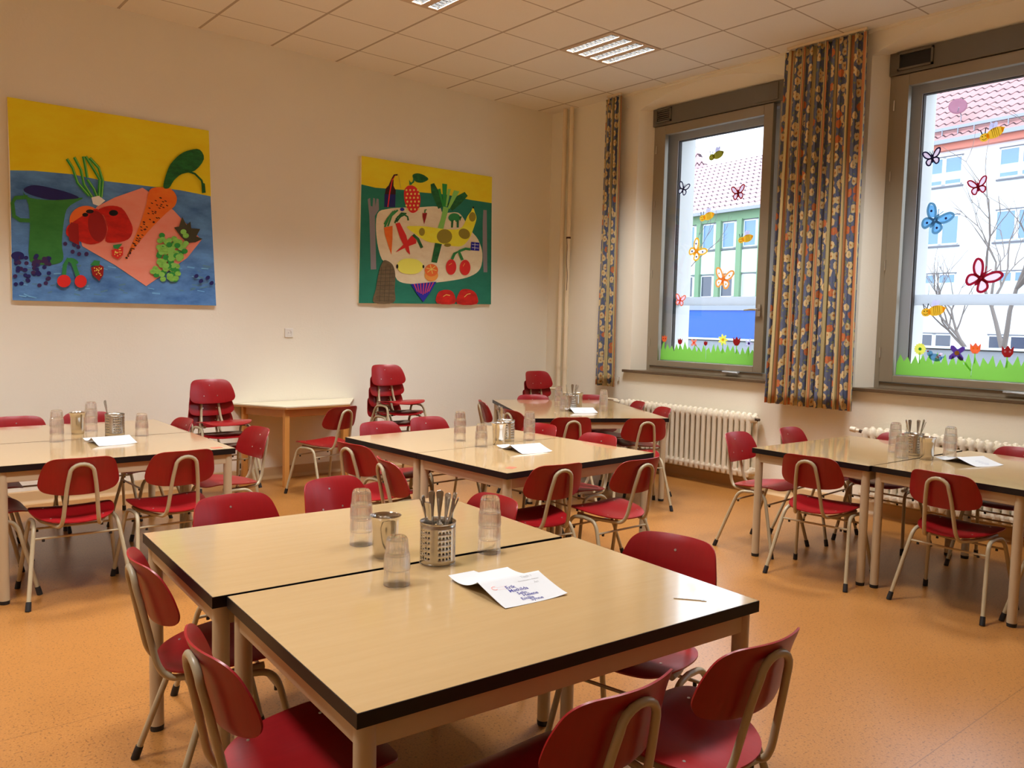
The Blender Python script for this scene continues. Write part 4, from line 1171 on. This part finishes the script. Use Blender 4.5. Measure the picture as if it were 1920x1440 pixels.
for i in range(70):
    x, y = rnd.uniform(90, 1290), rnd.uniform(1090, 1290); A1.append(('steelb' if i % 3 else 'sky', stroke([(x, y), (x + rnd.uniform(20, 50), y + rnd.uniform(-12, 12))], rnd.uniform(4, 9))))
A1 += [('salmon', [(870, 632), (905, 655), (1060, 770), (1115, 830), (1230, 950), (1140, 1060), (890, 1228), (700, 1100), (500, 985), (480, 900), (590, 745), (700, 690)]),
       ('jug', catmull([(135, 655), (180, 690), (330, 705), (505, 690), (430, 735), (395, 790), (375, 960), (385, 1050), (360, 1085), (280, 1095), (178, 1070), (180, 870), (170, 730)], 3)),
       ('jug', stroke([(165, 685), (90, 690), (72, 720), (82, 800), (120, 825), (180, 828)], 24)),
       ('navy', catmull([(140, 640), (185, 615), (260, 620), (400, 655), (480, 690), (420, 700), (300, 702), (180, 670)], 3)),
       ('navy', ell(105, 1040, 40, 25))]
for i in range(55):
    A1.append(('plum' if i % 2 else 'navy', ell(rnd.uniform(90, 300), 1050 + rnd.uniform(-15, 195) * rnd.uniform(.2, 1), 14, 12, n=10)))
for x, y in ((395, 970), (440, 1018), (480, 1032), (525, 1032), (450, 975), (475, 990)): A1.append(('plum', ell(x, y, 13, n=10)))
for pts in ([(405, 455), (440, 510), (470, 600), (540, 680)], [(450, 445), (490, 520), (510, 610), (560, 690)], [(505, 440), (520, 510), (530, 570)], [(520, 440), (570, 520), (605, 580), (600, 690)], [(545, 450), (600, 510), (625, 590), (615, 690)], [(530, 580), (570, 640), (590, 690)]):
    A1.append(('green', stroke(pts, 17))); A1.append(('lgreen', stroke([(p[0] + 4, p[1]) for p in pts], 5)))
A1 += [('white', [(555, 690), (600, 680), (640, 710), (600, 742), (565, 730)]),
       ('orange', ell(520, 830, 100, 90)), ('tomato', catmull([(440, 840), (520, 790), (590, 760), (640, 830), (650, 900), (620, 955), (550, 975), (470, 950), (405, 920), (405, 870)], 3)),
       ('dred', [(410, 880), (430, 840), (475, 850), (480, 980), (420, 950)]),
       ('tomato', catmull([(590, 770), (660, 742), (740, 755), (790, 830), (808, 890), (780, 945), (700, 965), (640, 955), (655, 880), (630, 800)], 3)),
       ('dred', ell(590, 865, 55, 95, -10)), ('black', ell(545, 775, 24, 12)), ('black', ell(517, 795, 18, 12)), ('black', ell(690, 785, 28, 18)),
       ('carrot', catmull([(910, 650), (960, 630), (1040, 640), (1078, 690), (1065, 745), (1010, 790), (900, 900), (800, 1020), (760, 1070), (790, 1000), (850, 860), (890, 740)], 3))]
for i in range(60):
    u = rnd.random(); x = 1000 - 240 * u + rnd.uniform(-60, 60) * (1 - u); y = 690 + 370 * u + rnd.uniform(-30, 30) * (1 - u); A1.append(('black' if i % 2 else 'wine', stroke([(x, y), (x + 12, y + 5)], 5)))
A1 += [('leafd', catmull([(995, 630), (1010, 560), (1040, 490), (1100, 430), (1160, 405), (1220, 403), (1245, 460), (1190, 530), (1110, 550), (1060, 590), (1030, 635)], 3)),
       ('leafd', stroke([(1150, 535), (1190, 550), (1230, 590), (1242, 640)], 12)), ('leafd', [(1228, 600), (1250, 610), (1255, 665), (1232, 668)]),
       ('mud', [(1060, 875), (1090, 870), (1110, 810), (1135, 860), (1160, 840), (1165, 880), (1220, 885), (1195, 930), (1235, 945), (1190, 965), (1140, 970), (1100, 930)])]
for i in range(95):
    a = rnd.random(); cx = 1060 - 60 * a; cy = 940 + 230 * a; A1.append((['grape', 'lgreen', 'green', 'grape'][i % 4], ell(cx + rnd.uniform(-78, 78), cy + rnd.uniform(-40, 38), 19, 16, n=10)))
A1 += [('red', [(675, 1010), (700, 1000), (748, 990), (745, 1040), (715, 1065), (680, 1045)]), ('leaf', [(685, 980), (715, 975), (742, 972), (715, 1005), (690, 1000)]),
       ('dred', [(550, 1115), (600, 1095), (628, 1110), (625, 1160), (600, 1195), (560, 1160)]), ('leaf', [(545, 1100), (570, 1070), (605, 1075), (600, 1105)])]
for i in range(14): A1.append(('seed', ell(rnd.uniform(565, 615), rnd.uniform(1115, 1165), 4, n=6))); A1.append(('seed', ell(rnd.uniform(690, 738), rnd.uniform(1005, 1045), 4, n=6)))
A1 += [('leaf', stroke([(385, 1160), (390, 1100), (410, 1065), (440, 1080), (470, 1165)], 26)), ('leaf', ell(440, 1075, 34, 16, 20)), ('red', ell(385, 1195, 42, 38)), ('red', ell(487, 1197, 37, 38))]
for x, y in ((1192, 1170), (1220, 1200), (1262, 1180), (1285, 1212)): A1.append(('navy', ell(x, y, 15, 12, -40, n=10)))
painting('large_painting', 'large square painting of a green jug, tomatoes, carrot and grapes on blue', [(38, 72), (1280, 285), (1318, 1348), (75, 1308)],
         [(-5.356, 3.003), (-3.900, 3.001), (-3.842, 1.545), (-5.349, 1.538)], A1, 0)
A2 = [('yellow', [(112, 103), (1175, 285), (1172, 498), (1000, 470), (800, 425), (590, 405), (480, 385), (230, 365), (112, 335)]),
      ('teal', [(112, 335), (230, 363), (480, 385), (590, 403), (800, 423), (1000, 468), (1172, 496), (1168, 1303), (100, 1290)]),
      ('cream', catmull([(245, 575), (330, 535), (450, 525), (560, 525), (740, 520), (780, 570), (900, 570), (960, 640), (1010, 720), (1065, 790), (1098, 900), (1080, 1020), (1000, 1080), (870, 1110), (700, 1130), (520, 1138), (410, 1105), (370, 990), (285, 940), (240, 760)], 4)),
      ('grey', [(165, 455), (185, 445), (190, 510), (205, 515), (210, 445), (225, 450), (228, 515), (238, 450), (255, 455), (258, 540), (225, 590), (240, 1020), (195, 1022), (190, 850), (180, 590)]),
      ('grey', [(1105, 550), (1132, 552), (1138, 1048), (1108, 1048), (1100, 860), (1100, 650)]),
      ('wine', [(300, 520), (302, 430), (312, 370), (335, 345), (360, 285), (375, 300), (375, 350), (393, 385), (390, 522)]), ('navy', [(300, 518), (302, 415), (392, 420), (390, 522)]), ('red', stroke([(330, 520), (345, 400), (365, 300), (385, 265)], 10)), ('wine', stroke([(365, 290), (380, 262), (408, 260)], 12))]
for i in range(12): A2.append(('navy', ell(415 + 1.5 * i, 262 + 9 * i, 2.2, n=6)))
A2 += [('red', catmull([(500, 348), (545, 355), (583, 400), (595, 470), (580, 540), (535, 570), (495, 545), (467, 480), (460, 400), (475, 365)], 3))]
for i in range(6):
    for j in range(4): A2.append(('seed', ell(480 + 31 * j + (i % 2) * 8, 385 + 31 * i, 8, 9, n=10)))
A2 += [('leaf', stroke([(505, 340), (535, 320), (545, 270)], 14)), ('leafd', catmull([(530, 262), (570, 250), (620, 265), (658, 298), (610, 325), (560, 320), (535, 295)], 3)), ('leaf', [(500, 300), (525, 340), (505, 345)]),
       ('leafd', stroke([(690, 335), (710, 400), (775, 520)], [30, 60, 80])), ('leafd', stroke([(965, 420), (900, 470), (830, 530)], [40, 70, 70])), ('green', [(770, 335), (810, 340), (800, 520), (780, 520)]), ('lgreen', [(815, 380), (840, 380), (810, 520), (798, 520)]), ('lgreen', [(865, 390), (910, 400), (830, 540), (815, 530)]), ('green', [(735, 380), (755, 375), (785, 520), (775, 530)]),
       ('lgreen', [(780, 520), (825, 530), (795, 640), (780, 705), (735, 690), (760, 620)]), ('leafd', [(715, 810), (770, 820), (730, 972), (685, 965)]),
       ('banana', catmull([(482, 682), (560, 675), (650, 680), (740, 695), (850, 705), (930, 690), (975, 600), (1005, 560), (1020, 525), (1035, 570), (1048, 620), (1020, 710), (990, 780), (930, 838), (840, 835), (740, 815), (650, 800), (570, 750)], 3)), ('black', ell(1022, 530, 7, 9, n=8)),
       ('olive', ell(790, 760, 62, 58)), ('olive', ell(950, 740, 48, 40, 30)), ('olive', ell(1015, 605, 28, 38)), ('olive', ell(607, 722, 24, 32)), ('olive', ell(815, 830, 28, 14)),
       ('dred', [(612, 572), (648, 570), (640, 610), (625, 660), (612, 600)]), ('leaf', stroke([(630, 570), (632, 545), (645, 545)], 9)),
       ('leaf', ell(868, 610, 48, 36)), ('cream', ell(870, 660, 12, 30)), ('leafd', [(845, 630), (862, 630), (858, 690), (842, 690)]), ('leafd', [(890, 630), (905, 630), (905, 690), (888, 690)]), ('leafd', [(905, 600), (930, 600), (915, 640)])]
for pts in ([(410, 545), (360, 590), (330, 675)], [(390, 550), (340, 600), (305, 680)], [(375, 555), (330, 610), (300, 660)]): A2.append(('leaf', stroke(pts, 14)))
for pts in ([(385, 650), (410, 600), (450, 575), (490, 600), (495, 630)], [(400, 640), (430, 600), (470, 580)], [(395, 620), (440, 570), (480, 575)]): A2.append(('leafd', stroke(pts, 13)))
A2 += [('orange', [(298, 685), (368, 672), (368, 780), (360, 905), (335, 830), (308, 750)]), ('carrot', [(300, 688), (366, 675), (366, 780), (358, 895), (338, 830), (312, 750)]), ('red', [(392, 655), (425, 645), (480, 750), (500, 830), (512, 905), (485, 880), (430, 770)]), ('red', [(530, 745), (562, 790), (560, 815), (490, 840), (395, 885), (450, 830), (490, 790)]),
       ('leafd', stroke([(535, 745), (575, 780), (608, 850)], 22)), ('blued', ell(445, 540, 18, 14)),
       ('lemon', catmull([(405, 990), (440, 945), (510, 935), (580, 950), (622, 1000), (580, 1050), (500, 1060), (430, 1040)], 3)), ('black', ell(408, 998, 9, 18, n=10)), ('black', ell(620, 1000, 8, 14, n=10)),
       ('orangel', ell(685, 1070, 55, 48)), ('orange', ell(685, 1030, 54, 50))]
for a in range(6): A2.append(('seed', stroke([(685, 1022), (685 + 44 * math.cos(a * PI / 3 + .3), 1022 + 36 * math.sin(a * PI / 3 + .3))], 6)))
A2 += [('leaf', stroke([(850, 945), (870, 900), (905, 880), (935, 950)], 22)), ('leaf', stroke([(905, 880), (960, 860), (1000, 865)], 20)), ('red', ell(844, 1005, 42, 62)), ('red', ell(957, 1010, 43, 62)), ('orangel', stroke([(825, 990), (850, 975)], 5)), ('orangel', stroke([(940, 1000), (955, 975)], 5)),
       ('blued', [(1005, 805), (1072, 812), (1070, 878), (1000, 872)]), ('white', stroke([(1010, 825), (1065, 830)], 3)), ('white', stroke([(1010, 850), (1065, 856)], 3)), ('white', stroke([(1035, 812), (1033, 870)], 3)),
       ('brown', catmull([(220, 1285), (235, 1180), (260, 1040), (290, 960), (320, 950), (370, 985), (392, 1060), (388, 1180), (382, 1285)], 4))]
for i in range(9): A2.append(('mud', stroke([(255 - 3 * i, 1030 + 30 * i), (385, 1025 + 31 * i)], 3)))
for i in range(3): A2.append(('mud', stroke([(280 + 35 * i, 1000), (265 + 38 * i, 1280)], 3)))
A2 += [('blued', [(518, 1140), (725, 1122), (680, 1200), (620, 1283), (570, 1220)])]
for i in range(7): A2.append(('magenta', stroke([(545 + 26 * i, 1138 - 2 * i), (572 + 15 * i, 1200 + 8 * (3 - abs(i - 3)))], 8)))
A2 += [('tomato', catmull([(730, 1292), (735, 1215), (780, 1188), (840, 1192), (872, 1230), (872, 1297)], 3)), ('tomato', catmull([(893, 1298), (905, 1215), (940, 1182), (1010, 1190), (1050, 1230), (1050, 1301)], 3)), ('seed', stroke([(780, 1240), (805, 1225), (835, 1232)], 5)), ('seed', stroke([(950, 1245), (975, 1222), (1000, 1218)], 5))]
painting('small_painting', 'smaller painting of fruit, cutlery and a cream plate on green', [(112, 103), (1175, 285), (1168, 1303), (100, 1290)],
         [(-2.455, 3.003), (-.876, 3.010), (-.853, 1.653), (-2.470, 1.612)], A2, 0)

# ---------------------------------------------------------------- paper cut-outs on the panes
XG = .1712
def cutout(name, cat, label, y, z, width, arts, rot=0, group=None):
    """arts in units of the cut-out's width; +u runs to the viewer's right (towards -y)"""
    c, s = math.cos(math.radians(rot)), math.sin(math.radians(rot)); b = MB()
    for k, (col, poly) in enumerate(arts):
        b.m(M['c_' + col]); P = []
        for u, v in poly: P.append((u * c - v * s, u * s + v * c))
        ar = sum(P[i][0] * P[(i + 1) % len(P)][1] - P[(i + 1) % len(P)][0] * P[i][1] for i in range(len(P)))
        if ar < 0: P = P[::-1]
        f0 = -.0001 - .0003 * k if k else 0; f1 = -.0005 - .0003 * k
        b.prism(P, lambda u, v: (f0, -u * width, v * width), lambda u, v: (f1, -u * width, v * width))
    o = b.build(name, smooth=0, loc=(XG, y, z)); tag(o, label, cat, group); return o
def bee(body='gold'):
    a = [('lilac', ell(.02, .3, .09, .17, -15)), ('lilac', ell(.17, .3, .09, .17, -25)), (body, ell(.14, 0, .36, .22, 12) ), (body, [(.38, .2), (.55, .12), (.42, -.08)]), (body, ell(-.28, -.08, .2, .18)),
         ('black', stroke([(-.36, .07), (-.42, .28)], .04)), ('black', stroke([(-.24, .09), (-.2, .3)], .04)), ('black', ell(-.36, -.03, .025, n=8)), ('black', ell(-.24, -.02, .025, n=8)), ('black', stroke([(-.38, -.14), (-.3, -.19), (-.2, -.14)], .02))]
    for x in (.02, .1, .18, .26): a.append(('olive', stroke([(x, .19), (x + .05, -.18)], .018)))
    return a
def bfly(edge, fill=None, dots=None):
    a = []
    up = catmull([(.04, .04), (.16, .30), (.34, .47), (.50, .44), (.44, .20), (.24, .02)], 4)
    lo = catmull([(.04, -.03), (.24, -.02), (.37, -.14), (.32, -.33), (.18, -.38), (.07, -.2)], 4)
    for s in (-1, 1):
        for w_, c_ in ((up, (.31, .24)), (lo, (.21, -.19))):
            o_ = [(s * x, y) for x, y in w_]; n_ = [(s * (c_[0] + (x - c_[0]) * .80), c_[1] + (y - c_[1]) * .80) for x, y in w_]
            a.append((edge, stroke(o_ + o_[:1], .085))); a.append((fill or 'greyw', n_))
            if dots: a.append((dots, ell(s * c_[0], c_[1], .045, n=8)))
    a += [(edge, ell(0, -.02, .07, .28)), (edge, stroke([(0, .2), (-.1, .42)], .03)), (edge, stroke([(0, .2), (.1, .42)], .03))]
    return a
def tulip(col, dots=None):
    a = [('grass', stroke([(0, -.4), (0, -1.3)], .12)), (col, [(-.45, .45), (-.22, .2), (0, .5), (.22, .2), (.45, .45), (.42, -.15), (.2, -.45), (-.2, -.45), (-.42, -.15)])]
    if dots: a += [(dots, ell(-.18, 0, .09, n=8)), (dots, ell(.18, 0, .09, n=8))]
    return a
def flower(col, ctr, n=8, r=.3, wob=.22):
    a = [('grass', stroke([(0, -.3), (0, -1.2)], .09))]
    P = []
    for i in range(n * 6):
        t_ = 2 * PI * i / (n * 6); rr = r + wob * (.5 + .5 * math.cos(n * t_)); P.append((rr * math.cos(t_), rr * math.sin(t_)))
    return a + [(col, P), (ctr, ell(0, 0, .13, n=12))]
gb = 'paper bees on the window panes'; gf = 'paper butterflies on the window panes'; gl = 'paper flowers in the paper grass'
L_ = 'on the left window'; R2_ = 'on the right window'
cutout('paper_bee', 'paper bee', 'olive-brown paper bee highest ' + L_, -2.147, 3.10, .17, bee('olive'), 0, gb)
cutout('paper_bee', 'paper bee', 'yellow paper bee in the middle ' + L_ + ', in front of the green eaves', -2.066, 2.53, .17, bee(), 0, gb)
cutout('paper_bee', 'paper bee', 'yellow paper bee near the right frame ' + L_, -2.516, 2.29, .16, bee(), 0, gb)
cutout('paper_bee', 'paper bee', 'golden paper bee near the top ' + R2_, -4.584, 2.92, .17, bee(), 8, gb)
cutout('paper_bee', 'paper bee', 'golden striped paper bee just below the white rail ' + R2_, -4.245, 1.63, .18, bee(), 0, gb)
cutout('paper_butterfly', 'paper butterfly', 'small navy paper butterfly at the left edge ' + L_, -1.768, 2.82, .13, bfly('navy', 'greyw'), -20, gf)
cutout('paper_butterfly', 'paper butterfly', 'small dark red paper butterfly ' + L_, -2.415, 2.715, .14, bfly('dred', 'pinkl'), 5, gf)
cutout('paper_butterfly', 'paper butterfly', 'tilted yellow and white paper butterfly with dark dots ' + L_, -1.962, 2.20, .19, bfly('gold', 'white', 'plum'), -45, gf)
cutout('paper_butterfly', 'paper butterfly', 'orange and white paper butterfly above the white rail ' + L_, -2.289, 1.917, .20, bfly('orangel', 'white', 'gold'), -12, gf)
cutout('paper_butterfly', 'paper butterfly', 'small orange-pink paper butterfly on the rail at the left ' + L_, -1.782, 1.72, .12, bfly('tulip', 'pinkl'), -10, gf)
cutout('paper_butterfly', 'paper butterfly', 'small black paper butterfly at the left edge ' + R2_, -4.171, 2.80, .13, bfly('navy', 'pinkl'), 10, gf)
cutout('paper_butterfly', 'paper butterfly', 'small dark red paper butterfly ' + R2_, -4.516, 2.545, .13, bfly('crimson', 'pinkl'), 12, gf)
cutout('paper_butterfly', 'paper butterfly', 'blue paper butterfly with dark outline ' + R2_, -4.219, 2.32, .21, bfly('steelb', 'sky', 'navy'), -30, gf)
cutout('paper_butterfly', 'paper butterfly', 'large crimson and pink paper butterfly ' + R2_, -4.576, 1.87, .22, bfly('crimson', 'pinkl'), -35, gf)
cutout('paper_tulip', 'paper flower', 'orange paper tulip with dots at the left end ' + L_, -1.60, 1.335, .075, tulip('tulip', 'dred'), 0, gl)
cutout('paper_tulip', 'paper flower', 'dark red paper tulip, second from the left ' + L_, -1.802, 1.313, .065, tulip('dred'), 0, gl)
cutout('paper_flower', 'paper flower', 'salmon four-petal paper flower ' + L_, -1.974, 1.305, .09, flower('salm', 'tulip', 4, .2, .3), 45, gl)
cutout('paper_tulip', 'paper flower', 'slim dark red paper bud in the middle ' + L_, -2.115, 1.305, .05, tulip('dred'), 0, gl)
cutout('paper_flower', 'paper flower', 'yellow daisy-like paper flower ' + L_, -2.315, 1.345, .11, flower('yel', 'gold', 7), 0, gl)
cutout('paper_tulip', 'paper flower', 'large red paper tulip toward the right ' + L_, -2.469, 1.335, .09, tulip('dred'), 0, gl)
cutout('paper_flower', 'paper flower', 'pale lilac paper flower at the right end ' + L_, -2.604, 1.32, .10, flower('lilac', 'violet', 5, .15, .35), 0, gl)
cutout('paper_flower', 'paper flower', 'round yellow paper flower at the left end ' + R2_, -4.165, 1.33, .095, flower('yel', 'leaf', 14, .42, .08), 0, gl)
cutout('paper_bird', 'paper bird', 'blue paper bird with a striped red wing ' + R2_, -4.285, 1.275, .13, [('steelb', ell(0, -.05, .38, .22, -10)), ('steelb', ell(-.33, .18, .17)), ('steelb', [(.3, 0), (.55, .05), (.3, -.2)]), ('crimson', ell(-.45, .3, .05, n=8)), ('pinkl', [(0, -.05), (.28, .25), (.42, .22), (.15, -.12)]), ('crimson', stroke([(.1, .0), (.2, -.02)], .05)), ('crimson', stroke([(.2, .12), (.32, .08)], .05)), ('black', ell(-.38, .2, .025, n=8))])
cutout('paper_flower', 'paper flower', 'violet four-petal paper flower with yellow centre ' + R2_, -4.441, 1.31, .14, flower('violet', 'gold', 4, .18, .34), 40, gl)
cutout('paper_tulip', 'paper flower', 'orange-red paper tulip with two dots ' + R2_, -4.569, 1.35, .085, tulip('tulip', 'gold'), 0, gl)
cutout('paper_tulip', 'paper flower', 'dark red paper tulip with pale dots ' + R2_, -4.789, 1.335, .09, tulip('dred', 'pinkl'), 0, gl)
def grass(y0, y1, lab, seed):
    r2 = random.Random(seed); n = 10; P = [(0, -.11)]; L = y0 - y1
    for i in range(n):
        x = L * i / n; P += [(x + .003, .0 + r2.uniform(-.02, .01)), (x + L / n * r2.uniform(.35, .65), r2.uniform(.035, .09))]
    P += [(L, 0), (L, -.11)]
    b = MB(M['c_grass']); b.prism(P[::-1], lambda u, v: (0, -u, v), lambda u, v: (-.0004, -u, v))
    o = b.build('paper_grass', smooth=0, loc=(XG + .0006, y0, 1.228)); tag(o, lab, 'paper grass', 'paper grass strips on the panes')
grass(-1.555, -2.12, 'left strip of green paper grass along the left window', 1)
grass(-2.121, -2.675, 'right strip of green paper grass along the left window', 2)
grass(-3.985, -4.55, 'left strip of green paper grass along the right window', 3)
grass(-4.551, -5.10, 'right strip of green paper grass along the right window', 4)

# parts of copies and unset labels
for o in list(SC.objects):
    if o.parent is None and o.type in {'MESH', 'EMPTY'} and o.get('label') == '': print('NO LABEL', o.name)
    if o.parent is not None:
        for k_ in ('category', 'group'):
            if k_ in o: del o[k_]
